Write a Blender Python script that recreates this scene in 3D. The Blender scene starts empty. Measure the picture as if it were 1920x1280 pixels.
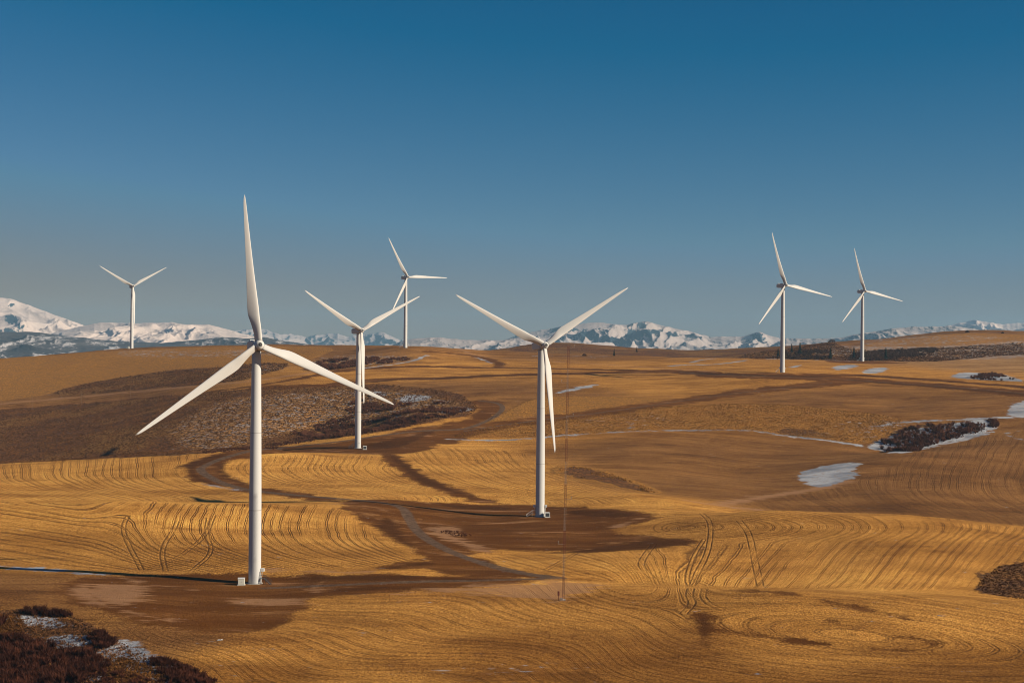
import bpy, math, random
import numpy as np
from mathutils import Matrix, Vector

R = math.radians
sc = bpy.context.scene
col = sc.collection
rng = np.random.default_rng(7)
random.seed(7)

# ------------------------------------------------------------------ survey frame
# world: Y runs away from the viewpoint, X to the right, Z up; the viewpoint is at the
# origin of X/Y, CAMZ above the lowest turbine pad.  Survey points read off the photograph
# are turned into world positions on the terrain once, here, with pix()/ground().
F = 2666.7
ROLL = R(0.45)
CAMZ = 82.0
cr_, sr_ = math.cos(ROLL), math.sin(ROLL)


def pix(px, py):
    dx = np.asarray(px, float) - 960.0
    dy = np.asarray(py, float) - 640.0
    a = (dx * cr_ + dy * sr_) / F
    b = (dy * cr_ - dx * sr_) / F          # depression, positive downwards
    return a, b


# ------------------------------------------------------------------ small helpers
def link(o):
    col.objects.link(o)
    return o


def tag(o, label=None, cat=None, group=None, kind=None):
    if label: o['label'] = label
    if cat: o['category'] = cat
    if group: o['group'] = group
    if kind: o['kind'] = kind
    return o


def np_mesh(name, V, faces4=None, faces3=None, smooth=True):
    me = bpy.data.meshes.new(name)
    V = np.asarray(V, np.float32)
    me.vertices.add(len(V))
    me.vertices.foreach_set('co', V.ravel())
    loops, starts, tot = [], [], 0
    if faces4 is not None and len(faces4):
        f = np.asarray(faces4, np.int32)
        loops.append(f.ravel()); starts.append(np.arange(len(f)) * 4 + tot); tot += f.size
    if faces3 is not None and len(faces3):
        f = np.asarray(faces3, np.int32)
        loops.append(f.ravel()); starts.append(np.arange(len(f)) * 3 + tot); tot += f.size
    L = np.concatenate(loops); S = np.concatenate(starts).astype(np.int32)
    me.loops.add(len(L)); me.loops.foreach_set('vertex_index', L)
    me.polygons.add(len(S)); me.polygons.foreach_set('loop_start', S)
    me.polygons.foreach_set('use_smooth', np.full(len(S), smooth, bool))
    me.update(calc_edges=True)
    return me


def attr(me, name, data):
    a = me.attributes.new(name, 'FLOAT', 'POINT')
    a.data.foreach_set('value', np.asarray(data, np.float32))


def attr_col(me, name, data):
    a = me.attributes.new(name, 'FLOAT_COLOR', 'POINT')
    d = np.ones((len(data), 4), np.float32); d[:, :3] = data
    a.data.foreach_set('color', d.ravel())


class MB:
    """collects primitives and links them as one mesh object"""
    def __init__(s):
        s.v = []; s.f = []; s.sm = []

    def add(s, v, f, smooth=False, M=None):
        n = len(s.v)
        for p in v:
            p = Vector(p)
            s.v.append(tuple(M @ p) if M else tuple(p))
        for q in f:
            s.f.append([i + n for i in q]); s.sm.append(smooth)
        return s

    def box(s, cx, cy, cz, sx, sy, sz, M=None, taper=1.0):
        v = []
        for k, z in enumerate((-.5, .5)):
            t = 1.0 if k == 0 else taper
            for x, y in ((-.5, -.5), (.5, -.5), (.5, .5), (-.5, .5)):
                v.append((cx + x * sx * t, cy + y * sy * t, cz + z * sz))
        f = [(3, 2, 1, 0), (4, 5, 6, 7), (0, 1, 5, 4), (1, 2, 6, 5), (2, 3, 7, 6), (3, 0, 4, 7)]
        return s.add(v, f, False, M)

    def lathe(s, prof, n=32, M=None, caps=True, smooth=True):
        """prof: list of (radius, z)"""
        v = []; f = []
        for r, z in prof:
            for i in range(n):
                t = 2 * math.pi * i / n
                v.append((r * math.cos(t), r * math.sin(t), z))
        for k in range(len(prof) - 1):
            for i in range(n):
                j = (i + 1) % n
                f.append((k * n + i, k * n + j, (k + 1) * n + j, (k + 1) * n + i))
        s.add(v, f, smooth, M)
        if caps:
            m = len(prof) - 1
            s.add(v[:n], [tuple(range(n - 1, -1, -1))], False, M)
            s.add(v[m * n:], [tuple(range(n))], False, M)
        return s

    def bar(s, p, q, r, n=6, r2=None):
        p = Vector(p); q = Vector(q); d = q - p
        M = Matrix.Translation(p) @ d.to_track_quat('Z', 'Y').to_matrix().to_4x4()
        return s.lathe([(r, 0), (r if r2 is None else r2, d.length)], n, M)

    def build(s, name, mat, parent=None, bevel=0):
        me = bpy.data.meshes.new(name)
        me.from_pydata(s.v, [], s.f)
        me.polygons.foreach_set('use_smooth', s.sm)
        me.materials.append(mat)
        o = link(bpy.data.objects.new(name, me))
        if parent: o.parent = parent
        if bevel:
            b = o.modifiers.new('bevel', 'BEVEL'); b.width = bevel; b.segments = 2; b.limit_method = 'ANGLE'
        return o


def empty(name, loc, rz=0.0):
    o = link(bpy.data.objects.new(name, None))
    o.location = loc; o.rotation_euler = (0, 0, rz)
    o.empty_display_size = 1
    return o


# ---- 2-D gradient noise, vectorised
_perm = np.random.default_rng(3).permutation(512).astype(np.int64)
_perm = np.concatenate([_perm, _perm])
_ang = np.random.default_rng(4).uniform(0, 2 * np.pi, 512)
_gx, _gy = np.cos(_ang), np.sin(_ang)


def noise2(x, y):
    xi = np.floor(x).astype(np.int64); yi = np.floor(y).astype(np.int64)
    xf = x - xi; yf = y - yi

    def g(ix, iy, fx, fy):
        h = _perm[(_perm[ix & 511] + iy) & 511]
        return _gx[h] * fx + _gy[h] * fy
    u = xf * xf * xf * (xf * (xf * 6 - 15) + 10); v = yf * yf * yf * (yf * (yf * 6 - 15) + 10)
    n00 = g(xi, yi, xf, yf); n10 = g(xi + 1, yi, xf - 1, yf)
    n01 = g(xi, yi + 1, xf, yf - 1); n11 = g(xi + 1, yi + 1, xf - 1, yf - 1)
    return ((n00 * (1 - u) + n10 * u) * (1 - v) + (n01 * (1 - u) + n11 * u) * v) * 1.5


def fbm(x, y, o=4, gain=.5):
    s = np.zeros_like(x); a = 1.0
    for i in range(o):
        s += a * noise2(x + 17.3 * i, y - 9.1 * i); x = x * 2.03; y = y * 2.03; a *= gain
    return s


def ridged(x, y, o=4):
    s = np.zeros_like(x); a = 1.0; w = 1.0
    for i in range(o):
        n = 1 - np.abs(noise2(x + 5.7 * i, y + 3.3 * i)) * 1.4
        n = n * n * w; s += a * n; w = np.clip(n * 1.3, 0, 1); x = x * 2.1; y = y * 2.1; a *= .5
    return s / 1.6


def sstep(a, b, x):
    t = np.clip((x - a) / (b - a), 0, 1)
    return t * t * (3 - 2 * t)


# ------------------------------------------------------------------ terrain control survey
# per column: (px, [(py or None, distance, z or None)...])
H = None
COLS = [
 (0, [(1280,354,H),(1200,394,H),(1150,413,H),(1065,508,H),(1000,570,H),(937,640,H),(H,690,-81.5),(930,740,H),(900,820,H),(868,925,H),(H,985,-92),
      (860,1060,H),(800,1250,H),(766,1370,H),(720,1520,H),(684,1680,H),(671,1780,H),(H,1950,-37),(H,2500,-120)]),
 (240, [(1280,332,H),(1150,408,H),(1080,490,H),(1000,566,H),(938,645,H),(H,695,-82),(930,745,H),(890,830,H),(852,930,H),(H,985,-87),
      (840,1050,H),(790,1200,H),(735,1400,H),(690,1600,H),(653,1839,H),(H,2000,-21),(H,2600,-120)]),
 (480, [(1280,335,H),(1150,420,H),(1093,479.5,H),(1040,525,H),(990,590,H),(942,655,H),(H,700,-80.8),(930,735,H),(890,820,H),(840,925,H),
      (H,975,-79.5),(832,1020,H),(790,1110,H),(740,1250,H),(705,1380,H),(670,1600,H),(647,1850,H),(H,2050,-17),(H,2600,-120)]),
 (672, [(1280,337,H),(1120,447,H),(1075,490,H),(1010,575,H),(945,675,H),(930,725,H),(890,830,H),(850,940,H),(840,970,H),(808,1035,H),
      (H,1075,-73.5),(803,1105,H),(740,1230,H),(715,1310,H),(690,1430,H),(660,1620,H),(648,1850,H),(H,2100,-19),(H,2600,-120)]),
 (1560, [(643,2150,H)]),
 (1780, [(621,2200,H)]),
 (760, [(652,1616,H),(780,1090,H),(H,1090,-58),(1060,505,H)]),
 (850, [(1280,338,H),(1130,440,H),(1080,485,H),(1030,555,H),(985,640,H),(950,695,H),(900,810,H),(850,930,H),(838,965,H),(815,1020,H),
      (770,1110,H),(735,1220,H),(700,1380,H),(668,1580,H),(655,1760,H),(H,2000,-24),(H,2600,-110)]),
 (1013, [(1280,338,H),(1125,445,H),(1085,480,H),(1060,512,H),(1035,560,H),(1000,610,H),(968,667,H),(935,735,H),(900,815,H),(880,865,H),
      (855,940,H),(830,990,H),(808,1040,H),(775,1100,H),(745,1190,H),(700,1370,H),(672,1580,H),(662,1750,H),(H,1900,-24),(646,2350,H),(H,2750,-60)]),
 (1200, [(1280,340,H),(1150,425,H),(1098,465,H),(H,490,-82),(1060,512,H),(1025,568,H),(990,620,H),(955,670,H),(930,725,H),(922,775,H),
      (900,840,H),(860,930,H),(810,1030,H),(770,1120,H),(720,1280,H),(690,1430,H),(667,1700,H),(H,1850,-25),(655,2250,H),(653,2350,H),(H,2750,-60)]),
 (1440, [(1280,340,H),(1170,410,H),(1104,455,H),(H,475,-82.5),(1095,492,H),(1050,540,H),(1000,585,H),(957,635,H),(H,690,-84.5),(945,770,H),
      (900,880,H),(860,955,H),(812,1040,H),(780,1100,H),(720,1250,H),(698,1309,H),(680,1480,H),(673,1620,H),(H,1720,-27),(664,1850,H),(655,2100,H),(651,2200,H),(H,2700,-60)]),
 (1616, [(678,1616,H)]),
 (1680, [(1280,341,H),(1190,400,H),(1113,455,H),(H,474,-82.6),(1104,484,H),(1050,532,H),(1000,577,H),(968,610,H),(H,680,-84.5),(955,760,H),
      (930,810,H),(890,880,H),(845,960,H),(H,985,-76.5),(838,1010,H),(800,1060,H),(760,1150,H),(715,1270,H),(690,1420,H),(679,1640,H),(672,1720,H),
      (650,1950,H),(633,2200,H),(H,2650,-20)]),
 (1920, [(1280,342,H),(1200,398,H),(1127,452,H),(H,470,-84.5),(1116,488,H),(1050,545,H),(1000,600,H),(985,625,H),(H,690,-89),(975,760,H),
      (930,830,H),(870,920,H),(830,990,H),(780,1090,H),(730,1200,H),(700,1380,H),(670,1680,H),(650,1950,H),(621,2200,H),(H,2650,-20)]),
]
P = []
for px, rows in COLS:
    for py, D, z in rows:
        if z is None:
            a, b = pix(px, py); z = -b * D
        else:
            a = (px - 960) / F
        P.append((a, math.log(D), z))
        if px in (0, 1920):
            for k in (.14, .34):
                P.append((a + (-k if px == 0 else k), math.log(D), z * (1 if D < 1500 else .8)))
    if px not in (760, 1616, 1560, 1780):
        for D, z in ((250, -82.5), (170, -83.5), (3200, -130)):
            P.append(((px - 960) / F, math.log(D), z))
            if px in (0, 1920):
                P.append(((px - 960) / F + (-.25 if px == 0 else .25), math.log(D), z))
P = np.array(P)


class TPS:
    def __init__(s, pts, val, lam=1e-6):
        s.p = pts; n = len(pts)
        K = s.U(pts, pts) + lam * np.eye(n)
        Q = np.hstack([np.ones((n, 1)), pts])
        A = np.zeros((n + 3, n + 3)); A[:n, :n] = K; A[:n, n:] = Q; A[n:, :n] = Q.T
        s.w = np.linalg.solve(A, np.concatenate([val, np.zeros(3)]))

    @staticmethod
    def U(x, y):
        d2 = ((x[:, None, :] - y[None, :, :]) ** 2).sum(-1)
        return np.where(d2 > 0, d2 * np.log(d2 + 1e-20), 0)

    def __call__(s, q):
        out = np.empty(len(q)); n = len(s.p)
        for i in range(0, len(q), 60000):
            c = q[i:i + 60000]
            out[i:i + 60000] = s.U(c, s.p) @ s.w[:n] + s.w[n] + c @ s.w[n + 1:]
        return out


SA = 1.15     # ridges run across the view: stretch the interpolation sideways a little
tps = TPS(P[:, :2] * [SA, 1], P[:, 2], 1e-5)

# fan grid: columns in a = X/Y, rows in ln(Y)
A_IN = np.linspace(-.415, .415, 1180)
A_out = np.array([.42, .43, .445, .465, .49, .52, .56, .62, .7, .82, 1.0, 1.3])
AX = np.concatenate([-A_out[::-1], A_IN, A_out])
LN = np.concatenate([np.linspace(math.log(40), math.log(300), 60)[:-1],
                     np.linspace(math.log(300), math.log(2750), 900)])
FAR = np.log(np.array([2850, 3000, 3300, 3800, 4600, 6000, 8000, 11000, 16000, 24000, 40000, 70000.]))
LN = np.concatenate([LN, FAR])
NA, NL = len(AX), len(LN)

# coarse evaluation, then bicubic-ish (linear on a fine coarse grid) upsampling
ca = np.linspace(-.45, .45, 170); cl = np.linspace(math.log(170), math.log(3200), 330)
cg = np.stack(np.meshgrid(ca, cl, indexing='ij'), -1).reshape(-1, 2)
cz = tps(cg * [SA, 1]).reshape(len(ca), len(cl))


def interp2(xs, ys, Z, x, y):
    fx = np.clip((x - xs[0]) / (xs[1] - xs[0]), 0, len(xs) - 1.001)
    fy = np.clip((y - ys[0]) / (ys[1] - ys[0]), 0, len(ys) - 1.001)
    i = fx.astype(int); j = fy.astype(int); u = fx - i; v = fy - j

    def cub(p0, p1, p2, p3, t):
        return p1 + .5 * t * (p2 - p0 + t * (2 * p0 - 5 * p1 + 4 * p2 - p3 + t * (3 * (p1 - p2) + p3 - p0)))
    im, i2, i3 = np.maximum(i - 1, 0), np.minimum(i + 1, len(xs) - 1), np.minimum(i + 2, len(xs) - 1)
    jm, j2, j3 = np.maximum(j - 1, 0), np.minimum(j + 1, len(ys) - 1), np.minimum(j + 2, len(ys) - 1)
    rows = [cub(Z[k, jm], Z[k, j], Z[k, j2], Z[k, j3], v) for k in (im, i, i2, i3)]
    return cub(*rows, u)


def zrel(a, l):
    """terrain height relative to the viewpoint, smooth part plus undulation"""
    z = interp2(ca, cl, cz, a, l)
    Y = np.exp(l); X = a * Y
    und = .55 * fbm(X / 75, Y / 75, 3) + .12 * fbm(X / 14, Y / 14, 2)
    far = sstep(1100, 2200, Y)
    und += far * 1.6 * fbm(X / 120 + 9, Y / 120, 3)
    z = z + und * sstep(120, 300, Y)
    k = sstep(math.log(2600), math.log(3300), l)
    return z * (1 - k) + (-130) * k


AG, LG = np.meshgrid(AX, LN, indexing='ij')
YG = np.exp(LG); XG = AG * YG
ZG = zrel(AG, LG)
# flatten the turbine pads slightly
TURB = [  # name-free survey: base px, base py, distance, yaw relative to line of sight, blade phase
    (477.5, 1093, 479.5, 11.0, -5.9),
    (1012.5, 968, 667.0, 22.0, 56.9),
    (671.0, 840, 970.0, 26.0, 61.4),
    (760.0, 652, 1616.0, 29.0, 90.0),
    (247.0, 653, 1839.0, 15.0, 59.6),
    (1467.0, 698, 1309.0, 35.0, -18.0),
    (1616.5, 678, 1616.0, 35.0, -16.8),
]
TB = []
for px, py, D, yaw, ph in TURB:
    a, b = pix(px, py)
    X, Y, z = a * D, D, -b * D
    d = np.hypot(XG - X, YG - Y)
    k = 1 - sstep(5, 26, d)
    ZG = ZG * (1 - k) + z * k
    TB.append((float(X), float(Y), float(z + CAMZ)))

BG = -ZG / YG    # depression seen from the viewpoint, per vertex


def ground(px, py):
    """first visible ground point under survey pixels -> world X, Y (arrays)"""
    a, b = pix(px, py)
    a = np.atleast_1d(a); b = np.atleast_1d(b)
    ci = np.interp(a, AX, np.arange(NA)); i0 = np.clip(ci.astype(int), 0, NA - 2); u = ci - i0
    Xo = np.empty(len(a)); Yo = np.empty(len(a))
    s = 50
    for n in range(len(a)):
        prof = BG[i0[n], s:960] * (1 - u[n]) + BG[i0[n] + 1, s:960] * u[n]
        m = prof <= b[n]
        k = int(np.argmax(m)) if m.any() else len(prof) - 1
        if k > 0 and m.any():
            t = (prof[k - 1] - b[n]) / max(prof[k - 1] - prof[k], 1e-9)
            l = LN[s + k - 1] + t * (LN[s + k] - LN[s + k - 1])
        else:
            l = LN[s + k]
        Yo[n] = math.exp(l); Xo[n] = a[n] * Yo[n]
    return Xo, Yo


def zat(X, Y):
    """world height of the ground sheet at world X, Y (arrays)"""
    X = np.atleast_1d(np.asarray(X, float)); Y = np.atleast_1d(np.asarray(Y, float))
    ci = np.interp(X / Y, AX, np.arange(NA)); li = np.interp(np.log(Y), LN, np.arange(NL))
    i = np.clip(ci.astype(int), 0, NA - 2); j = np.clip(li.astype(int), 0, NL - 2); u = ci - i; v = li - j
    return ((ZG[i, j] * (1 - u) + ZG[i + 1, j] * u) * (1 - v) + (ZG[i, j + 1] * (1 - u) + ZG[i + 1, j + 1] * u) * v) + CAMZ


# ------------------------------------------------------------------ ground cover survey
VX = XG.ravel(); VY = YG.ravel(); VA = AG.ravel(); VL = LG.ravel()


def chaikin(p, closed, n=2):
    p = np.asarray(p, float)
    for _ in range(n):
        q = np.roll(p, -1, 0) if closed else p[1:]
        b = p if closed else p[:-1]
        r = np.empty((2 * len(b), 2)); r[0::2] = .75 * b + .25 * q; r[1::2] = .25 * b + .75 * q
        if not closed: r = np.vstack([p[:1], r, p[-1:]])
        p = r
    return p


def to_world(pts, closed, n=2):
    q = chaikin(pts, closed, n)
    X, Y = ground(q[:, 0], q[:, 1])
    return np.stack([X, Y], 1)


def seg_dist(x, y, p, closed):
    best = np.full(len(x), 1e9)
    q = np.roll(p, -1, 0) if closed else p[1:]
    b = p if closed else p[:-1]
    for (x0, y0), (x1, y1) in zip(b, q):
        dx, dy = x1 - x0, y1 - y0; L = dx * dx + dy * dy
        if L < 1e-9: continue
        t = np.clip(((x - x0) * dx + (y - y0) * dy) / L, 0, 1)
        best = np.minimum(best, (x - x0 - t * dx) ** 2 + (y - y0 - t * dy) ** 2)
    return np.sqrt(best)


def inside(x, y, p):
    c = np.zeros(len(x), bool)
    q = np.roll(p, -1, 0)
    for (x0, y0), (x1, y1) in zip(p, q):
        if y0 == y1: continue
        m = (y0 > y) != (y1 > y)
        c ^= m & (x < (x1 - x0) * (y - y0) / (y1 - y0) + x0)
    return c


LIM = 14.0


def paint_poly(buf, pts, grow=0.0, n=2, world=None):
    """signed distance (m, + inside) to a cover polygon, max-ed into buf"""
    w = to_world(pts, True, n) if world is None else world
    lo = w.min(0) - LIM; hi = w.max(0) + LIM
    m = np.flatnonzero((VX > lo[0]) & (VX < hi[0]) & (VY > lo[1]) & (VY < hi[1]))
    if len(m) == 0: return w
    x, y = VX[m], VY[m]
    d = np.minimum(seg_dist(x, y, w, True), LIM) * np.where(inside(x, y, w), 1, -1) + grow
    buf[m] = np.maximum(buf[m], d)
    return w


def paint_line(buf, pts, hw, n=2):
    """ribbon of half width hw metres"""
    w = to_world(pts, False, n)
    lo = w.min(0) - LIM - hw; hi = w.max(0) + LIM + hw
    m = np.flatnonzero((VX > lo[0]) & (VX < hi[0]) & (VY > lo[1]) & (VY < hi[1]))
    if len(m) == 0: return w
    d = hw - seg_dist(VX[m], VY[m], w, False)
    buf[m] = np.maximum(buf[m], d)
    return w


def buf(v=-LIM):
    return np.full(len(VX), float(v))


soil, road, pale, snow, sage, rough, rut, dust, dark_earth_shade = (buf() for _ in range(9))

# bare brown earth
paint_poly(soil, [(215,1078),(480,1075),(700,1075),(900,1078),(1050,1084),(900,1100),(700,1112),(600,1118),(560,1150),(540,1172),(480,1188),
                  (380,1190),(280,1175),(180,1150),(110,1122),(95,1102),(130,1086)])
paint_poly(soil, [(630,941),(700,935),(790,940),(880,945),(1000,947),(1060,950),(1180,955),(1232,965),(1225,975),(1180,985),(1150,995),
                  (1200,1004),(1290,1009),(1305,1018),(1200,1030),(1080,1035),(1000,1031),(950,1030),(880,1036),(900,1050),(960,1066),(1052,1083),
                  (960,1084),(880,1080),(830,1070),(800,1060),(775,1050),(790,1040),(750,1020),(720,1000),(690,990),(668,972),(655,955)])
paint_poly(soil, [(690,1066),(740,1058),(800,1048),(830,1055),(880,1068),(900,1078),(840,1078),(800,1067),(740,1064)])
paint_poly(soil, [(335,872),(370,858),(420,847),(470,837),(560,835),(650,829),(720,813),(800,799),(850,793),(885,778),(900,764),(878,752),(905,748),
                  (940,752),(952,763),(932,780),(892,796),(862,806),(838,820),(822,836),(790,848),(740,851),(700,851),(640,850),(560,847),
                  (500,851),(450,860),(420,869),(416,880),(426,891),(445,901),(480,910),(560,924),(640,934),(640,944),(560,934),(470,924),
                  (420,914),(370,905),(348,896),(356,885)])
paint_poly(soil, [(712,849),(742,851),(772,874),(800,893),(840,910),(900,931),(965,946),(900,944),(840,927),(788,911),(752,886),(724,866)])
paint_line(soil, [(830,828),(870,808),(940,797),(1020,786),(1100,777),(1240,757),(1330,744),(1420,732),(1500,724),(1560,718),(1620,714)], 12)
paint_line(soil, [(620,697),(686,690),(778,687),(820,687),(897,689),(1007,690),(1084,692),(1180,694),(1275,697)], 10)
paint_line(soil, [(491,726),(542,725),(618,723),(686,714),(755,709),(820,710),(916,704),(1007,702),(1036,700),(1180,697.5),(1275,697)], 12)
paint_line(soil, [(491,721),(549,712),(618,698),(640,694)], 6)
paint_line(soil, [(0,768),(100,760),(200,752),(300,744),(400,734),(491,722)], 3.5)
paint_line(soil, [(0,762),(100,753),(200,745),(320,733)], 1.2)
paint_line(soil, [(1240,695),(1300,698),(1340,703),(1465,705),(1530,708),(1600,711),(1680,717),(1750,722),(1920,737),(2000,745)], 15)
paint_line(soil, [(1440,704),(1530,703),(1620,703),(1690,708),(1760,713),(1920,725),(2000,732)], 8)
paint_line(soil, [(800,659),(868,664),(905,670),(930,678),(938,684),(930,688)], 6)
paint_poly(soil, [(1540,676),(1575,674),(1612,675),(1660,678),(1715,680),(1660,682),(1612,682),(1565,680)])
# gravel access road
paint_line(road, [(467,845),(409,861),(380,875),(374,880),(387,891),(419,907),(467,919),(538,926.5),(637,934.5),(716,941),(758,951),(768,975),
                  (785,1000),(830,1028),(900,1055),(980,1075),(1050,1083)], 2.6)
paint_line(road, [(467,845),(560,836),(650,826),(720,815),(800,806),(868,806),(905,793),(930,780),(945,765),(935,755),(900,751)], 2.2)
paint_line(road, [(497,1102),(640,1096),(760,1090),(900,1088),(1050,1083)], 2.0)
paint_line(road, [(870,808),(940,797),(1020,786),(1100,777),(1240,757),(1330,744),(1420,732),(1500,724),(1560,718)], 1.2)
paint_line(road, [(1275,697),(1340,703),(1465,706),(1600,712),(1750,722),(1920,737)], 1.6)
# dark earth and leaf litter, plus one bank's shade painted as colour
paint_poly(dark_earth_shade, [(-80,1165),(0,1165),(60,1185),(130,1215),(200,1235),(300,1280),(280,1300),(-80,1300)], -1)
paint_poly(dark_earth_shade, [(1050,1036),(1120,1026),(1200,1013),(1260,1009),(1305,1014),(1300,1020),(1200,1031),(1100,1036)])  # shade of the bank, painted into the ground colour
paint_line(dark_earth_shade, [(960,1031),(1010,1035),(1060,1036)], 1.5)
paint_poly(dark_earth_shade, [(340,873),(372,859),(420,849),(440,850),(395,865),(366,878),(372,892),(410,908),(400,912),(356,897)], -1)
paint_poly(dark_earth_shade, [(400,870),(424,868),(424,884),(440,900),(470,908),(440,905),(412,893)], -1)
paint_poly(dark_earth_shade, [(720,850),(742,852),(772,875),(800,894),(840,911),(880,926),(850,925),(790,908),(756,884)], -1.5)
paint_poly(dark_earth_shade, [(540,1078),(700,1076),(860,1080),(960,1084),(860,1092),(700,1090),(560,1090)], -2)
paint_poly(dark_earth_shade, [(600,1100),(760,1096),(880,1093),(860,1100),(700,1108),(610,1112)], -2)
paint_poly(dark_earth_shade, [(690,1066),(780,1052),(820,1054),(770,1066)], -1)
paint_poly(dark_earth_shade, [(790,942),(880,947),(980,950),(960,958),(860,955)], -2)
paint_poly(dark_earth_shade, [(1060,953),(1180,957),(1222,966),(1140,972),(1060,966)], -2)
paint_poly(dark_earth_shade, [(690,980),(720,965),(750,975),(760,1000),(790,1030),(760,1025),(710,1000)], -2)
paint_poly(dark_earth_shade, [(560,838),(650,834),(740,822),(800,805),(850,800),(800,820),(760,840),(660,846)], -3)
paint_poly(dark_earth_shade, [(1305,1152),(1322,1148),(1335,1160),(1332,1185),(1318,1195),(1308,1175)], -1)
paint_line(dark_earth_shade, [(1275,697),(1400,704),(1500,706),(1560,705)], 5)
paint_line(dark_earth_shade, [(900,690),(1007,691),(1180,694.5)], 3)
paint_line(dark_earth_shade, [(700,716),(760,709.5),(820,710),(916,704),(1007,702.5),(1180,698.5)], 4)
paint_line(dark_earth_shade, [(1620,703.5),(1760,713.5),(1920,725.5),(2000,732)], 4)
paint_line(dark_earth_shade, [(1600,713),(1750,724),(1920,739),(2000,747)], 5)
# pale dried earth
paint_poly(pale, [(100,1098),(215,1082),(300,1092),(330,1110),(280,1150),(200,1150),(130,1128)], -7)
paint_poly(pale, [(110,1104),(150,1092),(190,1094),(200,1120),(235,1145),(190,1142),(130,1122)], -2)
paint_line(pale, [(205,1082),(250,1086),(262,1094),(230,1100)], 2.2)
paint_line(pale, [(255,1100),(300,1096),(330,1104),(360,1106)], 1.6)
paint_line(pale, [(180,1110),(205,1128),(250,1150),(320,1165)], 1.2)
paint_poly(pale, [(570,1096),(608,1095),(612,1104),(600,1112),(572,1110)])
paint_poly(pale, [(400,1125),(470,1118),(560,1122),(600,1130),(520,1136),(430,1134)], -1.5)
paint_poly(pale, [(795,988),(850,985),(870,992),(850,1000),(880,1014),(930,1034),(900,1036),(842,1013),(803,1002)], 0)
paint_poly(pale, [(700,1115),(830,1100),(960,1092),(1060,1088),(1150,1095),(1100,1110),(1060,1128),(960,1120),(850,1108)], -.5)
paint_line(pale, [(0,757),(100,748),(200,739),(320,728),(440,718),(540,705),(600,695)], 5)
paint_line(pale, [(620,945),(660,942),(700,950),(720,956)], 1.2)
paint_line(pale, [(1150,988),(1190,975),(1215,968)], 1.5)
paint_line(pale, [(500,1068),(620,1072),(690,1071)], 1.5)
paint_line(pale, [(860,652),(890,668),(1007,676),(1084,680),(1180,686),(1275,693),(1340,697)], 3)
paint_line(pale, [(1345,947),(1400,936),(1460,927),(1530,916),(1590,902)], 5)
paint_line(pale, [(1290,938),(1340,947),(1420,955)], 4)
# snow
W = paint_poly(snow, [(-40,1052),(0,1058),(60,1063),(150,1070),(222,1076.5),(160,1077),(100,1074),(40,1069),(-40,1060)])
paint_line(snow, [(370,904),(400,910),(440,918),(470,922)], .8)
paint_poly(snow, [(1487,893),(1510,880),(1560,870),(1605,865),(1612,872),(1600,882),(1617,892),(1590,901),(1560,910),(1530,915),(1508,905)])
paint_poly(snow, [(1615,838),(1650,824),(1700,805),(1760,798),(1800,790),(1850,785),(1872,795),(1862,808),(1800,825),(1740,840),(1700,849),(1665,849)])
paint_line(snow, [(840,823),(920,826),(1000,822),(1060,815),(1200,808),(1300,806),(1420,806),(1440,812),(1500,820),(1560,826),(1640,840),(1690,849)], 2.5)
paint_line(snow, [(1690,849),(1740,840),(1800,826),(1860,808)], 3.0)
paint_poly(snow, [(1558,688),(1578,684),(1614,683),(1602,690),(1565,695)])
paint_poly(snow, [(1610,698),(1630,690),(1668,688),(1662,697),(1632,701)])
paint_poly(snow, [(1470,690),(1490,684),(1510,683),(1500,689)], -2)
paint_poly(snow, [(1777,707),(1797,698),(1817,697),(1850,700),(1880,700),(1908,710),(1920,712),(1920,716),(1890,714),(1808,710)])
paint_poly(snow, [(1883,780),(1889,765),(1900,755),(1920,750),(1990,745),(1990,775),(1920,782)])
paint_line(snow, [(1640,800),(1700,790),(1800,787),(1880,783),(1920,780),(1990,778)], 3.0)
paint_line(snow, [(1885,812),(1905,808),(1920,806),(1960,804)], 1.2)
paint_line(snow, [(1885,815),(1905,822),(1930,826)], .8)
paint_poly(snow, [(1040,735),(1084,724),(1120,719),(1126,722),(1084,731),(1046,738)])
paint_line(snow, [(888,668),(905,674),(922,681)], 2.2)
paint_line(snow, [(672,691),(732,684),(778,676),(799,666)], 3)
paint_poly(snow, [(698,731),(728,736),(721,745),(700,741)])
paint_poly(snow, [(742,753),(755,740),(801,739),(814,747),(767,755)])
paint_poly(snow, [(818,776),(838,761),(895,765),(870,773)])
paint_poly(snow, [(1176,805),(1182,797),(1190,790),(1186,800)])
paint_line(snow, [(1000,667),(1060,668)], 2.5)
paint_line(snow, [(1258,686),(1290,683),(1330,684),(1370,680),(1400,675)], 4)
paint_line(snow, [(1295,680),(1310,675),(1340,672)], 3)
paint_line(snow, [(1440,672.5),(1520,674.5),(1600,676.5)], 3)
paint_poly(snow, [(15,1158),(55,1150),(110,1158),(135,1170),(80,1182),(50,1172)])
paint_poly(snow, [(80,1205),(95,1192),(130,1184),(172,1186),(184,1196),(150,1212),(92,1216)])
paint_poly(snow, [(186,1218),(220,1203),(242,1213),(304,1238),(340,1264),(310,1279),(255,1256),(205,1238)], 2)
paint_poly(snow, [(150,1265),(190,1262),(200,1275),(160,1280)])
paint_line(snow, [(400,1201),(408,1200)], .5)
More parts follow.
